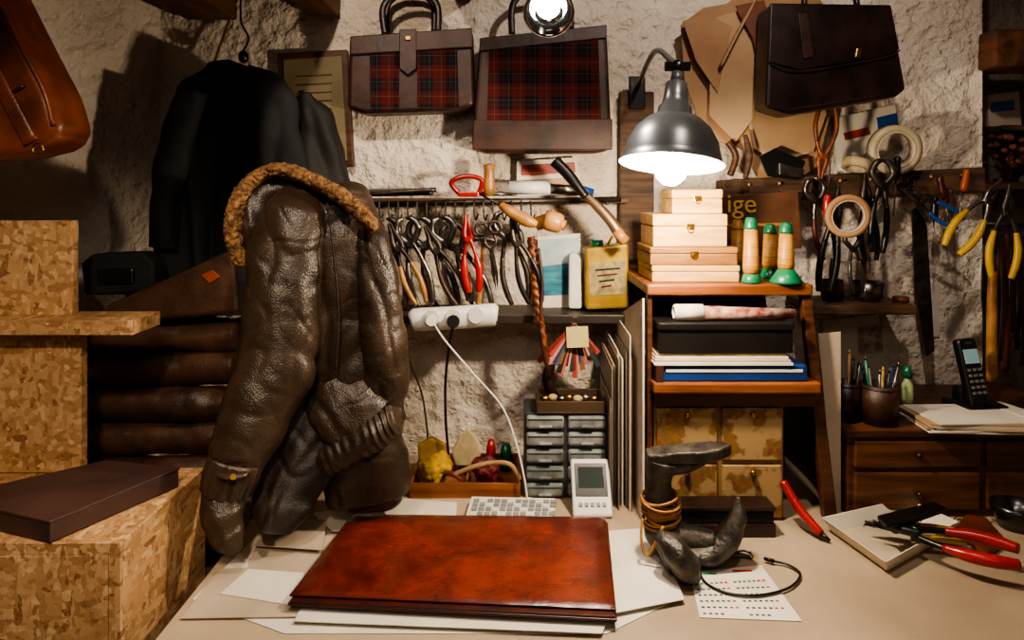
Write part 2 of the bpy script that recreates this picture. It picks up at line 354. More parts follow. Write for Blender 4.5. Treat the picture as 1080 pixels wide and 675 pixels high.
# leather rolls stack to the floor
rollm=leather_wrinkle('roll_leather','#553a2a','#2e1e15',.42,500,14,.006,.0005)
b=B(); i=0; z=.038
while z<1.14:
    xx0=P(86+random.uniform(-2,6),0,1.56).x; xx1=P(252,0,1.56).x; q=random.uniform(-.006,.006)
    b.tube([(xx0,1.56+q,z),(xx0+.004,1.56+q,z),(xx0*.65+xx1*.35,1.56+q,z-.002+random.uniform(-.002,.002)),(xx0*.3+xx1*.7,1.56+q*2,z+random.uniform(-.002,.002)),(xx1,1.56,z)],[.028,.036,.039,.038,.037],rollm,seg=32,sub=14,disp=lambda p,a,t:.007*nz(p,11)+.003*nz(p,30))
    z+=.0755
b.obj('leather_roll_stack')
b=B(); b.wp([(92,345),(112,322),(246,262),(252,330)],1.49,.02,rollm,.008); b.wp([(212,290),(224,285),(232,292),(221,299)],1.487,.003,orp,.0005); b.obj('leather_offcut')
b=B(); b.wp([(84,278),(96,268),(150,266),(162,276),(164,310),(88,312)],1.52,.055,blk,.008); b.wp([(100,284),(140,283),(141,300),(101,301)],1.514,.01,blkp,.004); b.obj('black_tool_bag')
# ---------------------------------------------------------------- coats
def folds(amp,sx=9,sz=3,o=0):
    def f(p,a,t):
        q=V((p.x*sx+p.z*1.5+o,p.y*sx,p.z*sz+o)); 
        w=noise.noise(q+V((noise.noise(q*.7)*1.2,0,0))); w2=noise.noise(V((p.x*30+p.z*8,p.y*30,p.z*14+o)))
        return amp*(w*1.5 - abs(w)*.8+w2*.35)
    return f
b=B(); d=1.69
b.tube([P(250,66,d),P(246,78,d),P(238,110,d),P(232,170,d),P(222,240,d),P(214,300,d),P(212,330,d)],[(L(10,d),.02),(L(28,d),.035),(L(52,d),.055),(L(62,d),.065),(L(58,d),.06),(L(50,d),.055),(L(44,d),.05)],blk,seg=72,sub=12,flat=True,disp=folds(.028,12,2))
b.tube([P(205,95,1.63),P(186,150,1.62),P(176,220,1.62),P(172,262,1.63)],[(L(14,d),.03),(L(16,d),.03),(L(16,d),.03),(L(14,d),.025)],blk,seg=32,sub=10,flat=True,disp=folds(.014,16,4,3))
b.tube([P(262,75,1.63),P(284,100,1.61),P(297,140,1.6),P(300,200,1.6),P(298,260,1.6)],[(L(8,d),.02),(L(22,d),.035),(L(26,d),.035),(L(26,d),.035),(L(22,d),.03)],blk,seg=32,sub=10,flat=True,disp=folds(.016,16,4,6))
b.obj('black_coat')
b=B(); d=1.69
b.tube([P(318,96,d),P(320,104,d),P(330,130,d),P(336,170,d),P(338,215,d),P(338,280,d)],[(L(5,d),.012),(L(14,d),.03),(L(22,d),.045),(L(26,d),.05),(L(30,d),.05),(L(30,d),.05)],M('dark_jacket','#231f1b','#12100e',rough=.7,bump=.3,bs=150),seg=40,sub=8,flat=True,disp=folds(.022,12,3,9))
b.obj('dark_jacket')
b=B(); b.tube([P(255,-25,1.77),P(254,20,1.76),P(262,40,1.73),P(256,55,1.71)],.0025,steeld,sub=8)
b.tube([P(222,78,1.75),P(250,0,1.77),P(275,-40,1.78)],.003,lor); b.ball(P(257,60,1.7),.012,blkp,(1,1,1.3)); b.obj('coat_hook')
# leather jacket
def jf(amp,o=0,ang=.4,sx=13,sz=4.5,cr=.42):
    ca,sa=math.cos(ang),math.sin(ang)
    def f(p,a,t):
        q=V(((p.x*ca+p.z*sa)*sx+o,p.y*sx*.4,(p.z*ca-p.x*sa)*sz))
        q=q+V((noise.noise(q*.55+V((5,5,5)))*1.0,0,0)); w=noise.noise(q); w2=noise.noise(q*1.9+V((3,9,1)))
        cre=-math.exp(-(w/.14)**2)*cr-math.exp(-(w2/.11)**2)*cr*.25
        w3=noise.noise(V((p.x*10+p.z*5+o,p.y*7,p.z*19-p.x*7))+V((0,0,noise.noise(q)*.8)))
        cre-=math.exp(-(w3/.13)**2)*cr*.35
        return amp*(cre+w*1.2+w2*.28+w3*.2+noise.noise(V((p.x*6+o,p.y*6,p.z*6)))*.9+.3)
    return f
def loft(b,rows,yc,rb,mat,disp,seg=140,sub=30,d=1.42):
    pts=[P((l+r)/2,v,d) for v,l,r in rows]
    for i,p in enumerate(pts): p.y=yc[i] if isinstance(yc,list) else yc
    b.tube(pts,[(L(r-l,d)/2,rb[i]) for i,(v,l,r) in enumerate(rows)],mat,seg=seg,sub=sub,flat=True,disp=disp)
b=B(); d=1.42
l=lambda n:L(n,d)
loft(b,[(194,322,342),(202,306,362),(222,298,388),(258,298,402),(300,304,412),(350,312,420),(400,326,428),(440,334,431),(466,344,429)],[1.46,1.45,1.43,1.42,1.42,1.42,1.42,1.41,1.40],[.015,.035,.06,.075,.08,.08,.078,.07,.05],choc,jf(.013,1,-.25,15,4))
b.tube([P(380,226,1.41),P(390,256,1.385),P(399,300,1.375),P(405,350,1.37),P(408,400,1.37),P(405,440,1.37)],[(l(8),.02),(l(19),.032),(l(22),.036),(l(23),.038),(l(22),.038),(l(17),.03)],choc,seg=96,sub=30,flat=True,disp=jf(.009,4,.5,14,6))
def rib(p,a,t):
    return .0024*math.sin(t*math.pi*2*15+math.sin(a*2)*.9+nz(p,16)*3.2)*(.7+nz(p,22))+.004*nz(p,20)
b.tube([P(338,491,1.36),P(348,483,1.345),P(372,468,1.335),P(398,451,1.335),P(414,440,1.345),P(424,433,1.365)],[(l(10),.02),(l(17),.05),(l(19),.058),(l(19),.058),(l(17),.048),(l(9),.02)],choc,seg=80,sub=34,flat=True,disp=rib)
b.tube([P(352,396,1.38),P(362,425,1.365),P(382,450,1.35)],[(l(34),.05),(l(44),.062),(l(42),.062)],choc,seg=110,sub=30,flat=True,disp=jf(.010,9,.6,13,6))
loft(b,[(446,366,424),(470,350,430),(492,344,432),(514,347,430),(524,356,424),(527,370,410)],1.395,[.055,.064,.062,.055,.04,.02],choc,jf(.008,12,.2))
b.tube([P(322,200,1.41),P(312,222,1.38),P(305,262,1.35),P(300,310,1.33),P(294,355,1.32),P(284,400,1.30),P(268,440,1.28),P(254,470,1.265),P(246,490,1.26)],[(l(12),.02),(l(28),.045),(l(36),.055),(l(38),.06),(l(40),.062),(l(39),.06),(l(34),.055),(l(29),.05),(l(26),.045)],choc,seg=140,sub=28,flat=True,disp=jf(.012,17,.25,11,4.5))
d2=1.25; l2=lambda n:L(n,d2)
b.tube([P(249,484,d2),P(244,500,d2),P(240,517,d2)],[(l2(27),.044),(l2(29),.046),(l2(27),.044)],choc,seg=90,sub=24,flat=True,disp=lambda p,a,t:.0015*math.sin(a*16)+.004*nz(p,20))
b.tube([P(240,508,d2),P(236,535,1.235),P(240,562,1.22),P(249,583,1.21)],[(l2(24),.034),(l2(23),.038),(l2(18),.028),(l2(8),.012)],choc,seg=80,sub=24,flat=True,disp=jf(.009,30,.3))
b.tube([P(222,496,1.235),P(240,503,1.2),P(262,500,1.215)],[(.004,.01)]*3,choc,flat=True); b.cone(P(246,503,1.2),P(246,503,1.192),.005,.005,brass)
b.tube([P(318,350,1.40),P(320,420,1.37),P(312,480,1.34),P(298,525,1.30),P(288,558,1.27)],[(l(30),.04),(l(36),.045),(l(36),.04),(l(28),.03),(l(18),.018)],leather_wrinkle('leather_jacket_inner','#2e2118','#1a120d',.48,420,30,.003,.0006),seg=96,sub=24,flat=True,disp=jf(.013,40,-.2))
b.tube([P(345,214,1.345),P(352,270,1.322),P(357,330,1.316),P(354,390,1.318)],.0018,chocd,sub=8)
b.tube([P(268,272,1.38),P(266,235,1.39),P(280,208,1.42),P(306,199,1.44),P(340,210,1.44),P(375,235,1.41)],[(l(10),.02),(l(18),.045),(l(20),.05),(l(17),.05),(l(15),.05),(l(10),.04)],choc,seg=80,sub=20,flat=True,disp=jf(.008,50))
cf=lambda p,a,t:.004*nz(p,150)+.003*nz(p,60)
b.tube([P(262,280,1.33),P(251,270,1.335),P(246,240,1.345),P(254,208,1.365),P(272,188,1.39),P(296,180,1.40),P(328,190,1.39),P(358,206,1.365),P(384,228,1.345),P(396,243,1.34)],[(l(3),.008),(l(7),.014),(l(8),.026),(l(8),.03),(l(8),.03),(l(8),.03),(l(8),.03),(l(8),.026),(l(8),.018),(l(4),.01)],fleece,seg=44,sub=34,flat=True,disp=cf)
b.obj('leather_flight_jacket')
# ---------------------------------------------------------------- wall bags
b=B(); d=1.70
b.wp([(368,39),(498,30),(500,111),(480,117),(384,120),(366,114)],d,.075,lbr,.010,3)
b.wp([(390,56),(421,54),(421,116),(391,117)],d-.003,.006,tar,.001); b.wp([(440,54),(482,51),(484,113),(440,115)],d-.003,.006,tar,.001)
b.wp([(369,38),(498,29),(498,50),(369,58)],d-.008,.01,lbr,.003)
b.wp([(421,31),(439,30),(439,72),(430,79),(421,72)],d-.012,.006,lbr,.002); b.box(P(430,40,d-.014),(.012,.004,.010),brass,bev=.001)
b.tube([P(406,36,d),P(404,8,d),P(420,-8,d),P(445,-9,d),P(461,6,d),P(462,33,d)],[(.008,.004)]*6,ldk,sub=8,flat=True)
b.tube([P(408,36,d+.05),P(408,8,d+.06),P(420,-4,d+.06),P(445,-5,d+.06),P(457,6,d+.06),P(458,33,d+.05)],[(.008,.004)]*6,ldk,sub=8,flat=True)
b.obj('tartan_satchel')
b=B()
b.wp([(506,40),(640,26),(646,157),(630,161),(510,161),(497,154)],d,.075,lbr,.010,3)
b.wp([(516,52),(631,40),(634,126),(514,128)],d-.003,.006,tar,.001)
b.wp([(506,40),(640,26),(640,40),(506,54)],d-.006,.01,lbr,.002); b.wp([(499,127),(646,125),(646,158),(498,158)],d-.006,.01,lbr,.003)
b.tube([P(540,36,d),P(541,5,d),P(560,-14,d),P(585,-14,d),P(600,2,d),P(602,30,d)],[(.008,.004)]*6,ldk,sub=8,flat=True)
b.obj('tartan_tote_bag')
b=B(); d=1.61
b.wp([(812,4),(940,6),(956,94),(946,102),(834,121),(808,113)],d,.085,ldk,.007,2)
b.wp([(813,3),(940,5),(949,52),(930,60),(844,74),(811,66)],d-.006,.012,ldk,.003)
b.tube([P(813,67,d-.006),P(844,75,d-.007),P(930,61,d-.007),P(949,53,d-.006)],.0016,lbr,sub=4)
b.tube([P(810,108,d-.001),P(834,115,d-.001),P(948,97,d-.001)],.0014,lbr,sub=4)
b.box(P(905,56,d-.008),(.012,.006,.022),brass,rot=(0,.2,0),bev=.002); b.wp([(842,14),(852,14),(858,60),(848,62)],d-.01,.004,lbr,.001)
b.tube([P(848,6,d+.04),P(852,-14,d+.04),P(875,-20,d+.04),P(898,-14,d+.04),P(904,6,d+.04)],.007,ldk,sub=6)
b.obj('leather_briefcase')
b=B(); d=1.10; sh=-34
bp=lambda q:[(u+sh,v) for u,v in q]
b.wp(bp([(-90,-90),(-5,-80),(25,-20),(58,45),(84,95),(97,135),(84,155),(40,166),(-30,170),(-100,180)]),d,.10,lor,.03,4,True)
b.tube([P(u+sh,v,dd) for u,v,dd in ((-5,-80,d-.002),(22,-20,d-.003),(54,45,d-.003),(80,95,d-.003),(90,132,d))],.004,lor,sub=5)
b.tube([P(u+sh,v,dd) for u,v,dd in ((-60,120,d-.002),(20,108,d-.004),(60,90,d-.003))],.0025,lredd,sub=5); b.tube([P(u+sh,v,dd) for u,v,dd in ((20,60,d-.002),(40,100,d-.005),(66,150,d-.003))],[(.012,.003)]*3,lor,flat=True)
b.torus(P(40,157,d-.008),.008,.0016,brass)
b.tube([P(-40,-80,d+.06),P(-60,-180,d+.06),P(-50,-300,d+.06)],.008,lor); b.obj('tan_leather_handbag')
b=B(); b.wp([(292,56),(366,52),(373,176),(296,178)],1.776,.022,wood_d,.003); b.wp([(299,63),(360,59),(366,169),(302,171)],1.773,.004,M('certificate','#8a7c5e','#6e6044',rough=.7,vs=6),.0)
for k in range(9): b.wp([(312,80+k*9),(350,78+k*9),(350,79.5+k*9),(312,81.5+k*9)],1.7722,.001,wood_d,0)
b.obj('framed_certificate')
# hides hanging
b=B(); d=1.745
b.wp([(718,26),(742,8),(766,4),(800,-20),(862,-20),(878,60),(874,128),(862,176),(830,196),(800,190),(784,158),(760,150),(738,130),(722,84)],d,.004,tan,.001)
b.wp([(750,20),(790,8),(806,70),(800,118),(776,150),(748,122)],d-.025,.003,tan2,.001)
b.wp([(796,26),(838,28),(872,120),(858,160),(820,172),(795,156),(786,112),(802,86)],d-.015,.003,tan2,.001)
b.wp([(720,22),(745,14),(772,28),(757,98),(734,64)],d-.030,.003,tan,.001)
b.tube([P(800,-10,1.73),P(790,12,1.71),P(775,40,1.70),P(760,70,1.70)],[(.004,.012)]*4,tan2,flat=True)
b.obj('hanging_leather_hides')
b=B(); b.wp([(776,6),(806,0),(810,14),(806,52),(800,70),(794,40),(780,16)],1.705,.004,lor,.001); b.obj('leather_strap')
# ---------------------------------------------------------------- rails and shelves
B().bb(P(652,98,1.78),P(690,275,1.755),wood_r,.003).obj('trim_1')
b=B(); zt=P(0,209,1.74).z; b.bb((P(366,0,1.72).x,1.70,zt-.012),(P(662,0,1.72).x,1.785,zt),wood_r,.002)
b.tube([P(368,216,1.68),P(655,210,1.68)],.007,steeld,sub=1); 
for u in (400,520,640): b.tube([P(u,214,1.685),P(u,213,1.77)],.004,steeld,sub=1)
b.obj('tool_rail')
b=B(); zt=P(0,330,1.66).z; b.bb((P(412,0,1.72).x,1.63,zt-.02),(P(664,0,1.72).x,1.785,zt),M('shelf_black','#2a211b','#1a1410',rough=.5),.002); b.obj('wall_shelf')
b=B(); b.wp([(762,190),(1040,176),(1041,203),(762,215)],1.72,.06,wood_r,.004)
for u in range(790,1040,32): b.cone(P(u,196-(u-762)*.045,1.722),P(u,196-(u-762)*.045,1.70),.004,.003,wood_h)
b.obj('tool_rack_plank')
b=B(); zt=P(0,322,1.62).z; b.bb((P(858,0,1.62).x,1.62,zt-.022),(P(968,0,1.62).x,1.785,zt),wood_r,.003); b.obj('wall_shelf')
# ---------------------------------------------------------------- tools
def WF(u,v,d,ang,S): return Matrix.Translation(P(u,v,d))@Matrix.Rotation(math.radians(ang),4,'Y')@Matrix.Scale(S,4),S
def DF(u,v,z,ang,S): return Matrix.Translation(K(u,v,z))@Matrix.Rotation(math.radians(ang),4,'Z')@Matrix.Rotation(-math.pi/2,4,'X')@Matrix.Scale(S,4),S
def pliers(fr,hm,mm=steeld,op=1,kind='long',nm='pliers',hr=.032):
    Mx,S=fr; b=B(); T=lambda x,z,y=0:Mx@V((x,y,z))
    for s in(-1,1):
        y=s*.02
        if kind=='long': b.tube([T(s*.03,-.03,y),T(s*.045,.08,y),T(s*.02,.2,y),T(s*.008,.32,y)],[(.035*S,.03*S),(.035*S,.035*S),(.02*S,.025*S),(.008*S,.012*S)],mm,sub=5)
        else: b.tube([T(-s*.02,-.04,y),T(s*.06,.04,y),T(s*.12,.14,y),T(s*.08,.24,y),T(s*.008,.27,y)],[.035*S,.038*S,.036*S,.034*S,.015*S],mm,sub=5)
        b.tube([T(s*.02,0,-y),T(s*.07*op,-.1,-y),T(s*.12*op,-.25,-y)],[.032*S,.026*S,.024*S],mm,sub=5)
        b.tube([T(s*.105*op,-.2,-y),T(s*.14*op,-.38,-y),T(s*.13*op,-.55,-y),T(s*.09*op,-.7,-y)],[.026*S,hr*S,hr*S,hr*S*.8],hm,sub=5)
    b.cone(T(0,0,-.06),T(0,0,.06),.04*S,.04*S,mm,12)
    return b.obj(nm)
def scissors(fr,hm,mm=steel,nm='scissors'):
    Mx,S=fr; b=B(); T=lambda x,z,y=0:Mx@V((x,y,z)); ey=(Mx.to_3x3()@V((0,1,0))).normalized()
    for s in(-1,1):
        b.prism([T(-s*.03,-.05,s*.01),T(s*.03,-.03,s*.01),T(s*.045,.25,s*.01),T(s*.01,.5,s*.01),T(-s*.005,.1,s*.01)],ey*.015*S,mm,.002*S)
        b.tube([T(-s*.01,-.04,s*.01),T(s*.07,-.15,s*.01),T(s*.06,-.24,s*.01)],.022*S,mm)
        b.torus(T(s*.09,-.34,s*.01),.075*S,.02*S,hm,axis=ey)
    b.cone(T(0,0,-.03),T(0,0,.04),.02*S,.02*S,mm,10); return b.obj(nm)
def hammer(fr,hm=wood_h,mm=steeld,nm='hammer'):
    Mx,S=fr; b=B(); T=lambda x,z,y=0:Mx@V((x,y,z))
    b.tube([T(0,.02),T(0,-.3),T(0,-.7),T(0,-.98)],[(.022*S,.03*S),(.02*S,.025*S),(.03*S,.035*S),(.028*S,.03*S)],hm)
    b.tube([T(-.16,0),T(-.13,0),T(-.06,0),T(0,0),T(.08,.0),T(.17,-.02)],[(.05*S)]*2+[.035*S,.045*S,.035*S,.01*S],mm,sub=4); return b.obj(nm)
def driver(fr,hm,mm=steel,nm='screwdriver',hl=.4):
    Mx,S=fr; b=B(); T=lambda x,z,y=0:Mx@V((x,y,z)); ax=(Mx.to_3x3()@V((0,0,1)))
    h=hl*S; b.lathe([(0,0),(.03*S,0),(.06*S,.1*h),(.065*S,.4*h),(.05*S,.75*h),(.06*S,.9*h),(.035*S,h),(0,h)],T(0,0),hm,axis=ax)
    b.cone(T(0,0),T(0,-(1-hl)),.014*S,.008*S,mm,10); return b.obj(nm)
# group hanging on the rail: jaws up, handles down, staggered in depth
pliers(WF(410,258,1.63,-8,.22),wood_r,steeld,kind='nip',nm='lasting_pincers',op=.8)
pliers(WF(433,256,1.61,-14,.21),steel,steel,kind='nip',nm='lasting_pincers',op=.8)
pliers(WF(449,258,1.64,-20,.23),steeld,steel,kind='nip',op=1,nm='pincers')
pliers(WF(471,255,1.62,-16,.21),steel,steel,kind='nip',nm='pincers',op=.9)
pliers(WF(494,252,1.58,-6,.17),red,red,kind='long',hr=.05,op=.7)
hammer(WF(510,252,1.60,4,.17),wood_h,steeld)
scissors(WF(519,268,1.57,172,.17),steeld,steeld)
pliers(WF(536,250,1.62,-10,.22),steeld,steel,kind='nip',op=.9)
pliers(WF(547,256,1.60,-16,.20),blkp,steeld,kind='long',op=.8)
pliers(WF(421,262,1.59,-22,.19),wood_h,steeld,kind='long',op=.7)
pliers(WF(461,264,1.60,-26,.19),lbr,steeld,kind='long',nm='pincers',op=.8)
pliers(WF(484,262,1.64,-24,.22),steel,steeld,kind='nip',nm='pincers',op=.8)
driver(WF(397,240,1.66,-12,.15),blkp,steeld)
b=B()
for u in range(400,565,10): b.tube([P(u,212,1.67),P(u,225,1.66),P(u+2,232,1.65),P(u+4,226,1.645)],.002,steeld)
b.obj('tool_hooks')
# items on the rail
b=B(); b.tube([P(484,204,1.70),P(476,192,1.69),P(492,186,1.69),P(508,190,1.69),P(505,204,1.70)],.006,red); b.box(P(494,205,1.70),(.05,.02,.012),red); b.cone(P(505,204,1.70),P(540,205,1.70),.006,.004,steel); b.obj('hand_clamp')
b=B(); b.lathe([(0,0),(.012,0),(.014,.02),(.012,.06),(.014,.075),(0,.08)],P(516,207,1.70),wood_h); b.obj('awl')
b=B(); b.cone(P(537,198,1.70),P(580,198,1.70),.016,.016,white); b.cone(P(580,199,1.70),P(612,201,1.70),.012,.012,steel); b.cone(P(612,201,1.70),P(626,203,1.70),.014,.008,blue); b.obj('glue_tube')
b=B(); b.wp([(545,170),(608,166),(614,205),(545,207)],1.765,.006,paper,0); b.wp([(550,174),(606,171),(607,182),(550,185)],1.762,.003,M('label_red','#9a3a2a'),0); b.wp([(552,190),(600,187),(601,197),(552,200)],1.762,.003,M('label_tan','#b09468'),0); b.obj('postcard')
b=B(); b.tube([P(528,216,1.58),P(540,224,1.57),P(554,232,1.56),P(566,237,1.56)],[.008,.013,.014,.008],wood_h); b.cone(P(508,206,1.6),P(528,216,1.58),.002,.003,steel); b.obj('wooden_awl')
b=B(); b.tube([P(566,236,1.60),P(580,233,1.59),P(596,238,1.58)],[.016,.018,.012],wood_h); b.lathe([(0,0),(.02,0),(.023,.01),(.023,.03),(.02,.04),(0,.04)],P(574,231,1.57),wood_h,axis=(1,0,-.3)); b.obj('wooden_mallet')
b=B(); b.tube([P(585,170,1.60),P(600,185,1.59),P(618,208,1.58)],[.014,.013,.009],blkp); b.tube([P(612,200,1.585),P(640,228,1.57),P(656,250,1.56)],[(.008,.006),(.012,.008),(.014,.008)],M('steel_brown','#7a6450','#54402e',rough=.4,metal=.7),flat=True); b.cone(P(650,243,1.562),P(660,255,1.56),.012,.012,wood_h); b.obj('leather_skiving_tool')
b=B(); b.box(P(420,203,1.74),(.17,.04,.018),blkp,rot=(0,-.02,0),bev=.006); b.tube([P(370,207,1.72),P(400,204,1.71),P(460,200,1.71)],.006,steeld); b.obj('spirit_level')
b=B()
def br(p,a,t): return .0018*math.sin(a*2+t*90)
b.tube([P(560,250,1.62),P(564,280,1.61),P(566,310,1.60),P(571,345,1.59),P(577,384,1.59)],[.009,.010,.009,.008,.006],M('braid','#8a4a24','#4a2410',rough=.45,vs=60),seg=14,sub=22,disp=br); b.tube([P(568,262,1.60),P(572,300,1.59),P(570,350,1.585),P(580,400,1.585)],.004,lbr); b.obj('braided_leather_cord')
b=B(); b.wp([(567,250),(612,246),(613,327),(570,328)],1.74,.008,paper,0)
b.wp([(569,253),(611,250),(611,276),(569,280)],1.738,.002,M('sky_print','#b9c4c4','#8fa4ac',rough=.5,vs=20),0); b.wp([(569,281),(611,277),(612,310),(570,312)],1.738,.002,M('sea_print','#3a8a96','#1d5a78',rough=.5,vs=20,stretch=(1,1,4)),0); b.obj('calendar_print')
b=B(); d=1.66; b.wp([(617,262),(663,257),(664,325),(618,327)],d,.07,M('tin_yellow','#b8982c','#8a6a1c',rough=.4,metal=.3,vs=14),.006); b.wp([(621,278),(659,275),(660,310),(622,312)],d-.002,.003,M('tin_label','#a89060','#6f6a44',rough=.5,vs=60),0)
for k in range(4): b.wp([(628+k*2,284+k*6),(654-k*3,282+k*6),(654-k*3,284+k*6),(628+k*2,286+k*6)],d-.0026,.001,lredd if k%2 else blkp,0)
b.cone(P(630,262,d+.035),P(630,253,d+.035),.014,.014,grn); b.tube([P(640,260,d+.03),P(648,248,d+.03),P(658,258,d+.03)],.003,brass); b.obj('glue_tin')
b=B(); b.wp([(600,268),(607,266),(613,272),(614,326),(600,326)],1.69,.03,white,.006); b.obj('plastic_bottle')
# swatches
b=B(); cols=['#7a1f1a','#a8483a','#c98a80','#3a2a4a','#4a5a6a','#8a5a30','#2a1a14','#b0685a','#5a1a1a','#c8b090','#6a3a2a','#31363c']
for k in range(26):
    a=math.radians(-62+k*4.8); c=cols[k%12]; o=P(606,341,1.60+.0013*k); le=random.uniform(.075,.125)
    t=V((math.sin(a)*.5,0,-math.cos(a))).normalized(); n=V((t.z,0,-t.x)); w=.006
    b.prism([o-n*w*.4,o+n*w*.4,o+t*le+n*w,o+t*le-n*w],(0,.0012,0),M('swatch'+c,c,rough=.6))
b.wp([(597,345),(620,344),(621,366),(598,367)],1.595,.001,M('tag_cream','#c9bb80'),0); b.torus(P(606,338,1.60),.008,.0015,steel); b.obj('leather_swatch_bundle')
b=B(); b.tube([P(583,382,1.61),P(577,400,1.61),P(586,418,1.61)],[.008,.014,.008],ldk); b.obj('leather_tassel')
# power strip
b=B(); b.tube([P(433,338,1.60),P(440,337,1.60),P(480,335,1.60),P(518,332,1.60),P(525,332,1.60)],[(.014,.012),(.026,.02),(.026,.02),(.026,.02),(.014,.012)],white,seg=20,flat=True)
for u,v in ((455,336),(478,335),(502,333)): b.cone(P(u,v,1.585),P(u,v,1.577),.018,.017,M('socket','#c9c6be'),24)
b.obj('power_strip')
b=B(); b.cone(P(478,339,1.576),P(478,339,1.54),.015,.013,blkp); b.tube([P(478,341,1.545),P(474,365,1.55),P(470,400,1.57),P(470,440,1.60),P(473,480,1.6)],.003,blkp); b.obj('black_power_cable')
b=B(); b.cone(P(455,338,1.576),P(455,338,1.55),.014,.012,white); b.tube([P(458,342,1.55),P(470,360,1.54),P(500,395,1.53),P(530,430,1.52),P(545,470,1.51),P(553,505,1.50),P(556,525,1.49)],.0022,white,sub=8); b.tube([P(556,525,1.49),P(566,527,1.5),P(584,528,1.49)],.0022,white); b.obj('white_charging_cable')
b=B(); b.tube([P(434,340,1.6),P(424,352,1.64),P(432,380,1.68),P(446,420,1.70),P(452,470,1.70)],.0025,M('dark_cable','#3a332c'),sub=8); b.obj('extension_cable')
# ---------------------------------------------------------------- bench back-left: tray
b=B(); x0,x1=K(432,525).x,K(549,525).x; y0,y1=1.52,1.70
for a,c in (((x0,y0,.7505),(x1,y1,.754)),((x0,y0,.754),(x1,y0+.006,.782)),((x0,y1-.006,.754),(x1,y1,.782)),((x0,y0+.006,.754),(x0+.006,y1-.006,.782)),((x1-.006,y0+.006,.754),(x1,y1-.006,.782)),(((x0+x1)/2,y0+.006,.754),((x0+x1)/2+.005,y1-.006,.78))): b.bb(a,c,wood_o,.001)
b.obj('sorting_tray')
def blob(name,c,sc,mat,o=0):
    t=bmesh.new(); bmesh.ops.create_icosphere(t,subdivisions=5,radius=1)
    for v in t.verts:
        n=v.co.copy(); w=nz(n,1.1,o); k=1+w*.45+nz(n,3,o)*.12-math.exp(-(nz(n,2,o+4)/.12)**2)*.08; v.co=V((n.x*sc[0]*k,n.y*sc[1]*k,max(n.z*sc[2]*k,-sc[2])))
    b=B(); b.put(t,mat,Matrix.Translation(c),True); return b.obj(name)
blob('yellow_cloth',(x0+.05,1.57,.792),(.036,.032,.036),yc,o=2)
b=B(); b.wp([(440,470),(455,462),(470,470),(474,492),(442,494)],1.62,.02,yc,.004); b.wp([(476,478),(484,460),(494,452),(505,466),(508,478),(502,492),(480,492)],1.62,.01,cream,.004); b.obj('chamois_cloths')
blob('red_pouch',(x0+.16,1.585,.785),(.03,.025,.03),M('maroon','#6a1a20','#3a0e12',rough=.6),o=5)
b=B(); b.tube([P(480,500,1.53),P(500,492,1.52),P(520,488,1.52),P(538,490,1.51),P(548,505,1.52)],.005,tan,sub=8); b.tube([P(470,498,1.55),P(478,500,1.53),P(486,505,1.53)],.006,lor); b.obj('leather_cord_coil')
b=B(); b.lathe([(0,0),(.012,0),(.012,.05),(.006,.06),(.006,.07),(0,.07)],(x0+.105,1.67,.755),blkp); b.lathe([(0,0),(.014,0),(.014,.04),(.01,.06),(0,.06)],(x0+.205,1.665,.755),grn); b.lathe([(0,0),(.011,0),(.011,.05),(.006,.07),(0,.07)],(x0+.17,1.67,.755),red); b.obj('dye_bottles')
# organizer
b=B(); x0,x1=K(553,526).x,K(641,526).x; y0,y1=1.52,1.63; zb=.7505; zt=P(0,436,1.52).z
b.bb((x0,y0+.004,zb),(x1,y1,zt),teal,.002); rows=5; h=(zt-zb)/rows
for r in range(rows):
    for c in range(2):
        xa=x0+.004+c*(x1-x0)/2; xb=xa+(x1-x0)/2-.008; za=zb+r*h+.004; zc=za+h-.008
        b.bb((xa,y0-.006,za),(xb,y0+.02,zc),draw,.006)
        b.bb((xa+.004,y0-.0065,zc-.010),(xb-.004,y0-.003,zc-.006),teal,.001)
        b.bb(((xa+xb)/2-.014,y0-.013,za+.004),((xa+xb)/2+.014,y0-.004,za+.009),draw,.002)
b.obj('drawer_organizer')
b=B(); xa,xb=P(566,0,1.52).x,P(638,0,1.52).x; za=zt+.0005
mt=M('tray_brown','#4a3a28','#33281c',rough=.5)
for a,c in (((xa,1.515,za),(xb,1.62,za+.004)),((xa,1.515,za+.004),(xb,1.52,za+.026)),((xa,1.615,za+.004),(xb,1.62,za+.026)),((xa,1.52,za+.004),(xa+.004,1.615,za+.026)),((xb-.004,1.52,za+.004),(xb,1.615,za+.026))): b.bb(a,c,mt,.001)
for k in range(7): b.ball((xa+.02+k*.018,1.565+.01*(k%2),za+.018),.009,[brass,cream,steel][k%3],(1.2,1,.9))
b.obj('parts_tray')
# calculators
b=B(); pk=[(490,546),(583,546),(586,525),(497,523)]; b.dp(pk,.768,.0155,white,.003)
A=K(490,546,.7685);Bq=K(583,546,.7685);C=K(586,525,.7685);E=K(497,523,.7685)
bil=lambda s,t:A*(1-s)*(1-t)+Bq*s*(1-t)+C*s*t+E*(1-s)*t
gk=M('key_grey','#8a8a88')
for i in range(12):
    for j in range(4):
        p=bil(.05+i*.082,.1+j*.2); q=bil(.05+i*.082+.06,.1+j*.2+.14); b.bb((p.x,p.y,p.z-.0003),(q.x,q.y,p.z+.002),gk if (i+j)%4 else white,.0006)
b.obj('desk_calculator')
b=B(); c=V((K(625,545).x,1.462,.751+.046)); 
rot=Matrix.Rotation(math.radians(-38),4,'X')
b.box(c,(.08,.014,.115),white,rot=rot,bev=.005)
b.box(c+rot.to_3x3()@V((0,-.0075,.014)),(.066,.002,.066),blkp,rot=rot,bev=.0005)
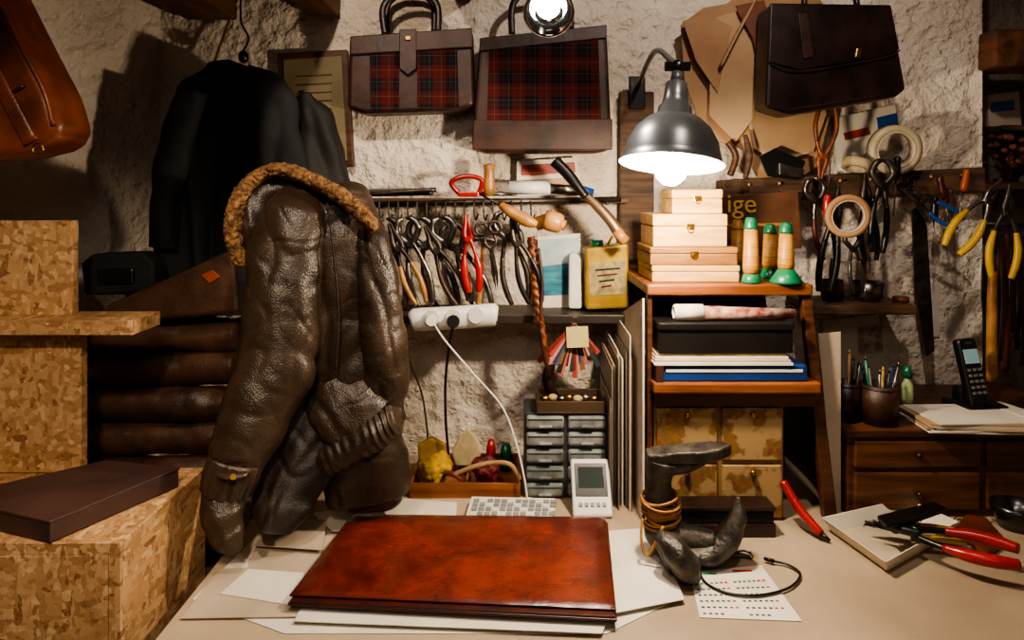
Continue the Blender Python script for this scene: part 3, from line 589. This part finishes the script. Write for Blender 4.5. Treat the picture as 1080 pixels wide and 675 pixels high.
b.box(c+rot.to_3x3()@V((0,-.0085,.018)),(.052,.001,.042),M('screen','#3a4240',rough=.1),rot=rot,bev=.0)
for i in range(5): b.box(c+rot.to_3x3()@V((-.024+.012*i,-.008,-.035)),(.008,.003,.008),gk,rot=rot,bev=.001)
b.box(c+V((0,.030,-.025)),(.04,.025,.04),white,bev=.004)
b.obj('card_terminal')
# upright boards
b=B(); cm=[card,paper,tan2,M('board_grey','#8f8578','#756b60'),M('board_brown','#7a5a40','#5f432e')]
for k in range(12):
    u=649+k*1.9; y0=1.45+random.uniform(0,.06); x=P(u,0,1.46).x; h=P(0,random.uniform(380,430)-k*3,1.46).z
    yaw=random.uniform(-.04,.01); c=V((x-.004,y0+.115,(.7505+h)/2)); b.box(c,(.0022,.23,h-.7505),cm[random.randrange(5)],rot=(0,0,yaw),bev=.0003)
b.obj('leather_board_stack')
b=B(); b.prism([V((.258,1.68,1.12)),V((.258,1.405,1.195)),V((.258,1.405,.7505)),V((.258,1.68,.7505))],(.004,0,0),paper,.0005); b.obj('white_card_sheet')
# ---------------------------------------------------------------- shelf unit
b=B(); d=1.42; xl,xr=P(688,0,d).x,P(856,0,d).x
def shelf(v,th,xa,xb,ya=1.41): 
    z=P(0,v,ya).z; b.bb((xa,ya,z-th),(xb,1.72,z),wood_o,.004); return z
zs1=shelf(300,.022,P(683,0,1.41).x,P(858,0,1.41).x); zs2=shelf(404,.022,P(688,0,1.4).x,P(868,0,1.38).x,1.385)
b.bb((P(690,0,1.41).x,1.40,zs2-.05),(P(866,0,1.38).x,1.415,zs2-.022),wood_d,.002)
for y in (1.42,1.69):
    b.prism([V((P(846,0,1.42).x,y,zs1-.022)),V((P(856,0,1.42).x,y,zs1-.022)),V((P(884,0,1.42).x,y,.7505)),V((P(870,0,1.42).x,y,.7505))],(0,.022,0),wood_d,.002)
    b.bb((P(683,0,1.42).x,y,.7505),(P(688,0,1.42).x,y+.022,zs1-.022),wood_d,.001)
b.bb((P(683,0,1.42).x,1.70,.7505),(P(850,0,1.42).x,1.715,zs1-.022),wood_d,.001)
b.obj('wooden_shelf_unit')
# contents (standing proud of the front edge, as in the shop)
ps=M('box_black','#1c1815','#100d0b',rough=.4)
z=zs2+.0005; yf=1.388; b=B(); b.bb((P(700,0,yf).x,yf+.005,z),(P(853,0,yf).x,1.66,z+.032),M('book_blue','#1d3f80','#14305f',rough=.4),.003); b.bb((P(692,0,yf).x,yf,z+.0),(P(700,0,yf).x,1.66,z+.032),lbr,.001); b.bb((P(703,0,yf).x,yf+.0035,z+.018),(P(848,0,yf).x,yf+.008,z+.024),paper,.001); b.obj('blue_binder')
z+=.0325; b=B()
for k in range(4): b.bb((P(690+k,0,yf).x,yf+k*.003,z+k*.0055),(P(837-k*2,0,yf).x,1.66,z+k*.0055+.005),[paper,card,paper,cream][k],.0005)
b.obj('paper_stack')
z+=.0225; b=B(); b.bb((P(695,0,yf).x,yf+.005,z),(P(838,0,yf).x,1.66,z+.046),ps,.003); b.bb((P(694,0,yf).x,yf,z+.046),(P(839,0,yf).x,1.663,z+.062),ps,.004); b.obj('black_storage_box')
z+=.0625; b=B(); xa,xb=P(714,0,1.392).x,P(842,0,1.392).x
b.cone((xa,1.41,z+.016),(xa+.055,1.41,z+.016),.016,.016,paper,24); b.cone((xa+.05,1.41,z+.0145),(xb,1.41,z+.0125),.0145,.010,M('patterned_cloth','#7a2c20','#b09888',rough=.8,vs=60),24)
b.torus((xa-.0005,1.41,z+.016),.0125,.0025,white,axis=(1,0,0)); b.obj('rolled_cloth')
# wooden boxes on top shelf
z=zs1+.0005
def wbox(u0,u1,y0,y1,z,h,clasp=True,m=wood_l):
    b=B(); xa,xb=P(u0,0,y0).x,P(u1,0,y0).x; b.bb((xa,y0,z),(xb,y1,z+h*.62),m,.0025); b.bb((xa-.001,y0-.001,z+h*.63),(xb+.001,y1+.001,z+h),m,.003)
    b.bb((xa+.003,y0+.003,z+h*.6),(xb-.003,y1-.003,z+h*.66),wood_d,0)
    if clasp: b.box(((xa+xb)/2,y0-.002,z+h*.62),(.016,.003,.012),brass,bev=.001); b.torus(((xa+xb)/2,y0-.004,z+h*.52),.005,.001,brass)
    b.obj('wooden_box')
wbox(688,780,1.44,1.6,z,.034,False); wbox(686,778,1.44,1.59,z+.0345,.037,True,M('wood_mid','#94683a','#704a26',rough=.5,vs=6,stretch=(1.5,8,14))); wbox(689,767,1.44,1.58,z+.072,.066); wbox(709,762,1.45,1.55,z+.1385,.05)
def spool(u,d,h,hc=.022,top=grn,w=1):
    b=B(); o=V((P(u,0,d).x,d,zs1+.0005)); b.lathe([(0,0),(.026*w,0),(.027*w,.004),(.014,hc),(.0,hc)],o,grn)
    b.lathe([(0,hc-.003),(.015,hc-.003),(.0165,hc+.01),(.013,h*.84),(.0,h*.84)],o,gold); b.lathe([(0,h*.82),(.0145,h*.82),(.0135,h*.86),(.011,h*.97),(.008,h),(0,h)],o,top); b.obj('thread_spool')
spool(792,1.43,.132,w=.7); spool(829,1.43,.122,hc=.03,w=1.2); spool(812,1.52,.115,w=.8); spool(778,1.63,.12,top=gold,w=.6)
b=B(); b.wp([(762,206),(842,202),(846,262),(764,262)],1.68,.015,M('sign_board','#6a4224','#3f2412',rough=.6,vs=9),.002); b.text('ige',P(782,224,1.677),.064,M('sign_yellow','#e0b020',rough=.5),.0015); b.wp([(766,236),(835,235),(835,238),(766,239)],1.678,.002,wood_h,0); b.obj('wooden_sign')
# decorated mini drawers
b=B(); xa,xb=P(688,0,1.415).x+.004,P(828,0,1.415).x; za=.7505; zt=zs2-.052; ya,yb=1.418,1.68
b.bb((xa,ya+.004,za),(xb,yb,zt),M('box_ochre','#8f7044','#73562e',rough=.5),.003); w=(xb-xa)/2; h=(zt-za)/2
for i in range(2):
    for j in range(2):
        b.bb((xa+i*w+.005,ya-.003,za+j*h+.005),(xa+(i+1)*w-.005,ya+.02,za+(j+1)*h-.005),floral(),.002); b.ball((xa+(i+.5)*w,ya-.008,za+(j+1)*h-.018),.006,brass)
b.obj('decorated_drawer_chest')
b=B(); xa,xb=P(714,0,1.37).x,P(814,0,1.37).x; b.bb((xa,1.345,.7505),(xb,1.40,.775),ldk,.004); b.bb((xa+.003,1.348,.775),(xb-.003,1.397,.800),M('bristle','#1a1612','#0e0c0a',rough=.95,vs=200,bump=1,bs=300,bstretch=(1,1,.1)),.003)
b.bb((xa,1.345,.800),(xb,1.40,.807),ldk,.002); b.obj('shoe_brush')
b=B(); b.prism([V((.622,1.444,P(0,352,1.445).z)),V((.668,1.444,P(0,350,1.445).z)),V((.668,1.444,.7505)),V((.655,1.444,.7505))],(0,.003,0),card,.0005); b.obj('cardboard_sheet')
# ---------------------------------------------------------------- desk lamp
b=B(); dl=1.25; S=P(708,172,dl); ax=V((-.10,-.16,-1)).normalized()
R=L(53,dl)
b.lathe([(0,.150),(.014,.150),(.019,.146),(.021,.12),(.024,.105),(.029,.102),(.031,.088),(.048,.079),(.066,.062),(.079,.038),(R-.004,.014),(R,.0),(R+.0035,-.002)],S,shadem,axis=-ax,seg=56)
b.lathe([(R+.0035,-.002),(R-.001,-.003),(R-.006,.011),(.076,.036),(.063,.059),(.045,.076),(.026,.085),(0,.086)],S,enam,axis=-ax,seg=56)
hp=S-ax*.178; b.cone(S-ax*.148,S-ax*.168,.012,.009,shadem); b.ball(hp,.013,blkm); b.cone(hp+V((-.022,0,0)),hp+V((.022,0,0)),.009,.009,blkm)
el=V((P(690,70,1.5).x,1.5,1.70)); b.tube([hp,hp+V((0,.05,.02)),el,V((P(672,0,1.74).x,1.745,1.66))],.006,blkm,sub=8)
b.box((P(672,0,1.745).x,1.748,1.65),(.04,.012,.08),blkm,bev=.003)
b.obj('articulated_desk_lamp')
bulb=M('bulb_glow','#fff0d8',emit=30); bb_=B(); bb_.lathe([(0,-.032),(.012,-.030),(.025,-.019),(.031,0),(.028,.016),(.018,.034),(.013,.045),(0,.046)],S+ax*.008,bulb,axis=-ax); bb_.cone(S-ax*.038,S-ax*.08,.0135,.0135,white); bo=bb_.obj('light_bulb')
# spotlight top
b=B(); d=1.30; c=P(579,14,d); ax2=V((0.0,-.75,-.5)).normalized()
b.lathe([(0,-.07),(.03,-.07),(.035,-.05),(.044,-.01),(.047,0),(.045,.004),(.040,0),(.03,-.02),(.018,-.03),(0,-.03)],c,chrome,axis=ax2,seg=40)
b.lathe([(0,-.02),(.012,-.021),(.019,-.025),(.019,-.028),(0,-.028)],c,M('spot_glow','#fff6e8',emit=60),axis=ax2)
b.tube([c-ax2*.06,c-ax2*.09+V((0,0,.03)),V((c.x,c.y+.05,2.02)),V((c.x,c.y+.05,2.249))],.008,steeld); b.obj('ceiling_spotlight')
# ---------------------------------------------------------------- right wall area
b=B()
b.wp([(880,125),(944,110),(950,150),(905,182),(884,180)],1.785,.008,paper,0); b.wp([(925,124),(946,119),(948,134),(927,138)],1.782,.003,blue,0); b.wp([(890,140),(916,134),(918,142),(892,148)],1.782,.003,M('label_red','#9a3a2a'),0); b.obj('pinned_notes')
def tape(u,v,d,R,w,m,ax=(0,1,0),m2=None):
    b=B(); R=L(R,d); r=R*.72; b.lathe([(r,-w/2),(R,-w/2),(R,w/2),(r,w/2),(r,-w/2)],P(u,v,d),m,axis=ax,seg=36); b.lathe([(r*.97,-w/2-.001),(r*1.04,-w/2-.001),(r*1.04,w/2+.001),(r*.97,w/2+.001),(r*.97,-w/2-.001)],P(u,v,d),m2 or card,axis=ax,seg=36); b.obj('tape_roll')
tape(943,158,1.69,26,.03,M('tape_cream','#b8a98c','#9a8a6c',rough=.4),(0.1,1,.15)); tape(894,228,1.585,23,.012,tan,(0.1,1,0.1)); tape(903,174,1.69,14,.02,cream,(.3,.2,1))
pliers(WF(868,165,1.66,186,.17),lor,lor,kind='long',nm='leather_pincers',op=1.1)
pliers(WF(930,196,1.64,4,.22),blkp,steeld,kind='nip',op=.5); pliers(WF(914,212,1.67,-4,.2),blkp,steeld,op=.6)
pliers(WF(880,232,1.64,8,.24),blkp,steeld,op=.5); pliers(WF(862,212,1.68,-12,.2),lredd,steel,kind='nip',op=.7)
pliers(WF(972,212,1.64,-60,.15),blue,steeld,op=.9); driver(WF(1016,202,1.62,10,.13),orp,steel); driver(WF(996,210,1.66,-12,.14),lredd,steel)
pliers(WF(1040,212,1.58,35,.19),yel,steel,kind='long',hr=.045); driver(WF(945,190,1.66,4,.14),blkp,steeld); scissors(WF(966,212,1.69,150,.13),blkp,steel)
pliers(WF(1062,225,1.54,5,.2),yel,steeld,hr=.04)
driver(WF(873,205,1.61,185,.13),red,steeld); pliers(WF(900,262,1.645,-6,.15),steel,steeld,kind='nip',op=.6); driver(WF(1004,225,1.68,-4,.15),wood_d,steel); driver(WF(985,232,1.69,3,.14),blkp,steel)
b=B(); b.wp([(962,222),(972,216),(978,240),(986,370),(978,376),(966,300)],1.713,.006,steeld,.001); b.obj('steel_rasp')
b=B(); b.wp([(800,165),(818,156),(850,170),(842,190),(810,186)],1.69,.005,blkp,.001); b.wp([(822,172),(848,178),(848,188),(822,184)],1.685,.005,steel,.001); b.obj('leather_knife')
b=B(); b.tube([P(768,150,1.69),P(776,165,1.69),P(770,185,1.69)],.008,wood_d); b.tube([P(786,142,1.68),P(790,165,1.68),P(786,188,1.68)],[.005,.009,.006],wood_r); b.obj('awl_pair')
b=B(); b.wp([(977,298),(991,298),(991,355),(977,355)],1.792,.006,paper,0); b.obj('paper_label')
b=B(); b.wp([(868,338),(926,332),(938,392),(930,400),(868,400)],1.79,.006,paper,0); b.wp([(905,345),(930,343),(932,372),(906,374)],1.788,.002,M('sketch','#8a6a58','#c9b8a8',vs=60),0); b.obj('pinned_drawing')
# cups on small shelf
zsh=P(0,322,1.62).z+.0005
b=B(); o=V((P(919,0,1.67).x,1.69,zsh)); b.lathe([(0,0),(.026,0),(.034,.012),(.038,.045),(.036,.045),(.031,.013),(0,.006)],o,steel); b.tube([o+V((-.01,0,.008)),o+V((-.005,0,.06)),o+V((-.008,0,.10))],[.008,.004,.007],wood_d); b.obj('mortar_bowl')
b=B(); o=V((P(882,0,1.67).x,1.69,zsh)); b.lathe([(0,0),(.022,0),(.026,.01),(.024,.05),(.022,.05),(.022,.01),(0,.006)],o,ldk); b.tube([o+V((0,0,.01)),o+V((.0,0,.07)),o+V((.0,0,.1))],[.004,.008,.004],wood_d); b.obj('brush_cup')
b=B(); b.lathe([(0,0),(.018,0),(.018,.012),(0,.012)],V((P(950,0,1.67).x,1.67,zsh)),lor); b.obj('polish_tin')
# chest of drawers
b=B(); xa,xb=.676,1.22; zt=.928; b.bb((xa,1.434,.7505),(xb,1.77,zt-.016),wood_d,.003); b.bb((xa-.004,1.425,zt-.016),(xb+.006,1.77,zt),wood_d,.003)
dfm=M('drawer_front','#6a4228','#452614',rough=.4,vs=5,stretch=(1,5,14),coat=.2)
for i in range(2):
    a=xa+.012+i*(xb-xa-.012)/2; e=a+(xb-xa-.024)/2-.006
    b.bb((a,1.428,.85),(e,1.44,.905),dfm,.004); b.bb((a,1.428,.765),(e,1.44,.84),dfm,.004)
    for z in (.877,.80):
        b.ball(((a+e)/2,1.422,z),.006,steeld)
b.obj('wooden_tool_chest')
zt+=.0005
def cup(u,d,r,h,m,nm='pencil_cup',pens=9):
    b=B(); o=V((P(u,0,d).x,d,zt)); b.lathe([(0,0),(r,0),(r*1.04,h),(r*.94,h),(r*.9,.006),(0,.006)],o,m); b.torus(o+V((0,0,h*.92)),r*1.045,.0012,ldk,axis=(0,0,1))
    for k in range(pens):
        a=k*2.4; q=o+V((math.cos(a)*r*.4,math.sin(a)*r*.4,.008)); e=o+V((math.cos(a)*r*.95,math.sin(a)*r*.95,h+random.uniform(.02,.055))); m2=[steel,blue,blkp,wood_l,grn,steel,white][k%7]
        b.cone(q,e,.0028,.0028,m2,8); b.cone(e,e+(e-q).normalized()*.008,.0035,.001,[steel,m2][k%2],8)
    b.obj(nm)
cup(928,1.47,.035,.08,lbr); cup(893,1.49,.026,.08,ldk,pens=7)
b=B(); o=V((P(957,0,1.54).x,1.54,zt)); b.lathe([(0,0),(.012,0),(.012,.06),(.006,.07),(.006,.075),(0,.075)],o,M('bottle_clear','#a0b080',rough=.2)); b.lathe([(0,.075),(.009,.075),(.007,.1),(0,.1)],o,grn); b.obj('glue_bottle')
# phone
b=B(); o=V((P(1028,0,1.53).x,1.53,zt)); b.box(o+V((0,0,.014)),(.095,.09,.027),blkp,bev=.008,rot=(0,0,.1)); rot=Matrix.Rotation(.1,4,'Z')@Matrix.Rotation(math.radians(-14),4,'X')@Matrix.Rotation(-.06,4,'Y'); c=o+V((-.008,0,.088)); r3=rot.to_3x3()
b.box(o+V((0,.02,.035)),(.06,.035,.04),blkp,bev=.008,rot=(0,0,.1))
b.box(c,(.046,.024,.145),blkp,rot=rot,bev=.009,seg=3); b.box(c+r3@V((0,-.0125,.034)),(.032,.002,.03),M('lcd','#8fb0b8',rough=.15,emit=.15),rot=rot,bev=0); b.box(c+r3@V((0,-.0125,.062)),(.016,.002,.004),steel,rot=rot,bev=0)
for i in range(3):
    for j in range(5): b.box(c+r3@V((-.012+.012*i,-.013,.006-.012*j)),(.008,.003,.006),M('phone_key','#6a6a68'),rot=rot,bev=.001)
b.obj('cordless_phone')
b=B()
for k in range(7): b.box((P(1003,0,1.5).x+random.uniform(-.006,.006),1.46,zt+.002+k*.0031),(.19,.13,.0028),[paper,paper,tan2][k%3],rot=(0,0,random.uniform(-.12,.06)),bev=.0003)
b.obj('paper_pile')
# right recess: straps etc.
b=B()
for k in range(20):
    u=1038+random.uniform(0,60); v0=random.uniform(235,262); v1=random.uniform(350,395); d=1.64+.005*k
    b.tube([P(u,v0,d),P(u+random.uniform(-5,5),(v0+v1)/2,d),P(u+random.uniform(-6,6),v1,d)],[(.004,.002),(.008,.002),(.007,.002)],[lbr,ldk,lor,steeld][k%4],flat=True,seg=8)
b.tube([P(1036,236,1.70),P(1100,238,1.70)],.006,steeld,sub=1); b.obj('hanging_leather_straps')
b=B(); b.tube([P(1047,285,1.60),P(1046,340,1.60),P(1046,402,1.60)],[.009,.011,.012],wood_h); b.cone(P(1047,285,1.60),P(1047,262,1.60),.01,.012,steel); b.obj('wood_chisel')
zz=P(0,192,1.8).z; za2=P(0,134,1.95).z-.001
b=B(); b.bb((P(1030,0,1.7).x+.02,1.83,zz-.02),(1.6,2.03,zz),wood_r,.003); b.bb((1.3,1.88,za2-.015),(1.6,2.03,za2),wood_r,.003); b.bb((1.585,1.84,zz),(1.6,2.03,za2-.015),wood_r,.001)
b.obj('recess_shelf')
b=B()
for k in range(60):
    a=random.uniform(0,6.28); r=random.uniform(.01,.07); o=V((P(1072,0,1.86).x,1.88,zz+.002)); q=o+V((math.cos(a)*.01,math.sin(a)*.01,.0)); e=o+V((math.cos(a)*r*1.3,math.sin(a)*r*.6-.02,random.uniform(.04,.12)))
    b.tube([q,(q+e)/2+V((random.uniform(-.01,.01),0,.01)),e],.0012,lbr,seg=5,sub=3); b.ball(e,.009,M('dried_flower','#7a4434','#3f2018',rough=.9,vs=60),(1,1,.8))
b.obj('dried_flower_bunch')
b=B(); b.wp([(1042,100),(1075,96),(1078,133.5),(1044,133.5)],1.95,.03,card,.002); b.wp([(1046,108),(1070,105),(1070,116),(1046,118)],1.947,.003,blue,0); b.obj('storage_carton')
b=B(); b.box(V((P(1082,0,1.45).x,1.48,zt+.012)),(.05,.12,.022),paper,bev=.003,rot=(0,0,.2)); b.obj('notepad')
# ---------------------------------------------------------------- desktop items
b=B(); lay=.7502
sheets=[([(203,632),(270,566),(330,552),(480,552),(640,560),(706,636),(640,668),(300,668)],paper),([(262,590),(284,556),(420,550),(470,560),(440,640),(260,628)],card),([(190,652),(232,600),(300,596),(330,650)],card),([(232,626),(262,600),(320,604),(320,640)],paper),
([(310,655),(318,640),(640,655),(635,668)],paper),([(640,560),(690,556),(722,632),(640,648)],paper),([(330,541),(430,526),(482,530),(480,560),(350,560)],paper),([(268,575),(290,548),(345,548),(340,580)],card)]
for k,(p,m) in enumerate(sheets): b.dp(p,lay+.0012+k*.0014,.0012,m)
b.obj('pattern_sheets')
b=B()
lo_=[K(303,631,.775),K(651,648,.775),K(641,546,.775),K(369,543,.775)]
dn=lambda pts,z,k=1:[ (lambda c:[V(((p.x-c.x)*k+c.x,(p.y-c.y)*k+c.y,z)) for p in pts])(sum(pts,V((0,0,0)))/4)][0]
b.prism(dn(lo_,.7675),(0,0,-.005),lredd,.002); b.prism(dn(lo_,.7705,.985),(0,0,-.0028),lredd,.0003)
tp=[K(305,625,.7775),K(650,640,.7775),K(638,543,.7775),K(372,540,.7775)]
N_=40; t=bmesh.new(); g=[]
for i in range(N_+1):
    col=[]
    for j in range(N_+1):
        s_,t_=i/N_,j/N_; p=tp[0]*(1-s_)*(1-t_)+tp[1]*s_*(1-t_)+tp[2]*s_*t_+tp[3]*(1-s_)*t_
        e=min(s_,1-s_,(1-t_)*.68,t_*.68)*.5; p=p+V((0,0,-.004*math.exp(-e/.006)+.0012*nz(p,12)+.0006*nz(p,40))); col.append(t.verts.new(p))
    g.append(col)
for i in range(N_):
    for j in range(N_): t.faces.new((g[i][j],g[i+1][j],g[i+1][j+1],g[i][j+1]))
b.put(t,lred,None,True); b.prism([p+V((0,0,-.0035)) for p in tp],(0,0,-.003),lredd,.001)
b.obj('red_leather_folder')
# cobbler's anvil (three-legged last)
b=B(); H=V((P(703,566,1.24).x,1.27,.80)); X=H.x
rough_=lambda p,a,t:.0016*nz(p,40)+.001*nz(p,110)
b.ball(H,.034,iron,(1,1,1))
b.tube([H,V((X-.006,1.27,.85)),V((X-.008,1.27,.89)),V((X-.002,1.27,.926))],[.028,.024,.023,.030],iron,seg=20,sub=10,disp=rough_)
zt_=.940; pl=[(-.030,-.018),(-.012,-.026),(.02,-.022),(.06,-.03),(.095,-.024),(.122,-.004),(.12,.006),(.09,.024),(.055,.026),(.02,.02),(-.012,.024),(-.030,.014)]
b.prism([V((X+x,1.27+y,zt_+.004+x*.09)) for x,y in pl],(0,0,-.020),iron,.003,2,False)
b.tube([V((X-.02,1.27,.918)),V((X+.03,1.27,.918)),V((X+.09,1.27,.934))],[.018,.018,.009],iron,flat=True)
b.tube([H,V((X+.045,1.26,.792)),V((X+.085,1.25,.787))],[.026,.022,.022],iron,seg=16,disp=rough_)
b.tube([V((X+.035,1.24,.770)),V((X+.075,1.245,.772)),V((X+.108,1.25,.795)),V((X+.126,1.25,.832)),V((X+.128,1.25,.868))],[(.012,.02),(.020,.03),(.021,.03),(.015,.022),(.003,.006)],iron,seg=24,sub=10,flat=True,disp=rough_)
b.tube([H,V((X+.005,1.23,.79)),V((X+.012,1.19,.780))],[.028,.023,.024],iron,seg=16,disp=rough_)
b.tube([V((X-.020,1.205,.822)),V((X+.004,1.19,.802)),V((X+.022,1.185,.778)),V((X+.036,1.18,.763))],[(.010,.016),(.023,.03),(.024,.03),(.010,.016)],iron,seg=24,sub=10,flat=True,disp=rough_)
b.obj('cobbler_anvil')
b=B()
for k in range(14): b.torus((X-.004+random.uniform(-.003,.003),1.267+random.uniform(-.003,.003),.822+k*.003),.030+random.uniform(0,.004),.0022,rubber,axis=(random.uniform(-.3,.3),random.uniform(-.4,.2),1))
b.tube([V((X-.04,1.25,.83)),V((X-.045,1.235,.80)),V((X-.035,1.23,.775)),V((X-.01,1.22,.83))],.0025,rubber); b.obj('rubber_bands')
# calendar + cable
b=B(); pk=[(727,603),(803,596),(846,655),(738,651)]; b.dp(pk,.7515,.001,paper)
A,Bq,C,E=[K(u,v,.7518) for u,v in (pk[3],pk[2],pk[1],pk[0])]
gr=M('print_green','#2a8a50'); rd=M('print_red','#c03020'); bkk=M('print_black','#3a3a3a')
for blk_ in range(2):
    for i in range(7):
        for j in range(6):
            m=rd if i==6 or (i==5 and j%2) else (gr if j==5 else bkk)
            if j==0 and i>3: continue
            p=bil(.06+blk_*.47+i*.06,.08+j*.125); b.box(p,(.0050,.0040 if j<5 else .0055,.0003),m,bev=0)
for s_ in (.22,.70): b.box(bil(s_,.92),(.034,.006,.0003),gr if s_<.5 else rd,bev=0)
b.obj('calendar_sheet')
b=B(); b.tube([K(792,583,.755),K(765,584,.755),K(744,590,.755),K(738,602,.754),K(746,616,.754),K(770,626,.755),K(800,628,.755),K(832,620,.755),K(844,606,.755),K(832,596,.755),K(816,592,.756)],.0022,blkp,sub=8); b.cone(K(816,592,.757),K(806,589,.757),.004,.003,blkp); b.obj('short_black_cable')
b=B(); b.tube([K(770,586,.756),K(784,584,.757),K(794,588,.756)],[.004,.006,.003],steel); b.obj('cable_adapter')
# tray with tools
b=B(); z=.751; pk=[K(868,546,.778),K(956,526,.778),K(1010,550,.778),K(934,592,.778)]; c=sum(pk,V((0,0,0)))/4
bt=[V(((p.x-c.x)*.84+c.x,(p.y-c.y)*.84+c.y,z)) for p in pk]
b.prism(bt,(0,0,.0015),card)
for i in range(4):
    j=(i+1)%4; n=((pk[i]+pk[j])/2-c); n.z=0; n=n.normalized()*.002; b.prism([bt[i],bt[j],pk[j],pk[i]],n,paper)
b.obj('cardboard_tray')
pliers(DF(966,562,.794,56,.215),red,blkp,op=1.1,hr=.05) 
pliers(DF(944,556,.781,70,.16),yel,steeld,op=.8)
b=B(); b.prism([K(925,548,.804),K(985,533,.812),K(1000,540,.812),K(965,552,.808),K(935,558,.804)],(0,0,.008),blkp,.002); b.obj('utility_knife')
b=B(); o=K(1072,556,.751); b.lathe([(0,0),(.03,0),(.042,.03),(.044,.045),(.041,.045),(.037,.03),(0,.006)],o,blkm); b.obj('black_bowl')
b=B(); b.prism([K(1006,562,.752),K(1018,547,.752),K(1040,550,.752),K(1062,575,.752),K(1040,590,.752)],(0,0,.010),lor,.004); b.obj('leather_scrap')
b=B(); b.tube([V((P(834,505,1.36).x,1.40,.835)),V((P(845,530,1.36).x,1.37,.795)),V((P(860,553,1.36).x,1.335,.763))],[.008,.009,.008],red); b.tube([V((P(860,553,1.36).x,1.335,.763)),V((P(866,560,1.36).x,1.322,.756)),],[.006,.003],blkp,sub=1); b.obj('paring_knife')
b=B()
for k in range(60):
    p=K(random.uniform(880,1060),random.uniform(546,556),.7506); a=random.uniform(0,3.1); e=V((math.cos(a),-math.sin(a)*.6,0))*random.uniform(.01,.035)
    b.tube([p,p+e*.5+V((0,0,.006)),p+e+V((0,0,.001))],.001,[lbr,blkp,steel,tan][k%4],seg=5,sub=3)
b.obj('leather_scraps')
# ---------------------------------------------------------------- lights
def light(kind,name,loc,tgt,e,col,size=.05,spot=1.2,blend=.6):
    ld=bpy.data.lights.new(name,kind); ld.energy=e; ld.color=col
    if kind=='AREA': ld.size=size
    else: ld.shadow_soft_size=size
    if kind=='SPOT': ld.spot_size=spot; ld.spot_blend=blend
    o=bpy.data.objects.new(name,ld); o.location=loc; bpy.context.scene.collection.objects.link(o)
    if tgt is not None: o.rotation_euler=(V(tgt)-V(loc)).to_track_quat('-Z','Y').to_euler()
    return o
light('POINT','desk_lamp_light',S+ax*.047,None,23,(1,.82,.60),.02)
c=P(579,14,1.30)
light('SPOT','ceiling_spot_light',c+ax2*.012,c+ax2,15,(1,.9,.78),.02,2.4)
light('SPOT','room_spot_light',(-.30,.75,2.2),(-.80,1.7,1.15),34,(1,.82,.64),.03,1.9,.8)
light('SPOT','room_spot_light',(.45,.8,2.2),(.45,1.8,1.5),25,(1,.87,.74),.025,2.0,.8)
light('SPOT','room_spot_light',(-.25,.1,1.95),(-.85,1.3,.95),52,(1,.80,.58),.04,.8,.8)
light('AREA','room_ceiling_light',(0,-.5,2.15),(0,1.5,.9),5,(1,.87,.74),.6)
w=bpy.data.worlds.new('World'); bpy.context.scene.world=w; w.use_nodes=True; w.node_tree.nodes['Background'].inputs[0].default_value=(.06,.05,.045,1); w.node_tree.nodes['Background'].inputs[1].default_value=.4
# ---------------------------------------------------------------- camera
cd=bpy.data.cameras.new('camera'); cd.sensor_width=36; cd.lens=25; cd.shift_y=-(337.5-HZ)/1080; cd.clip_start=.02
co=bpy.data.objects.new('camera',cd); co.location=(0,0,CZ); co.rotation_euler=(math.pi/2,0,0); bpy.context.scene.collection.objects.link(co); bpy.context.scene.camera=co
sc=bpy.context.scene
try:
    sc.view_settings.view_transform='AgX'; sc.view_settings.look='AgX - Medium High Contrast'
except Exception as e: print(e)
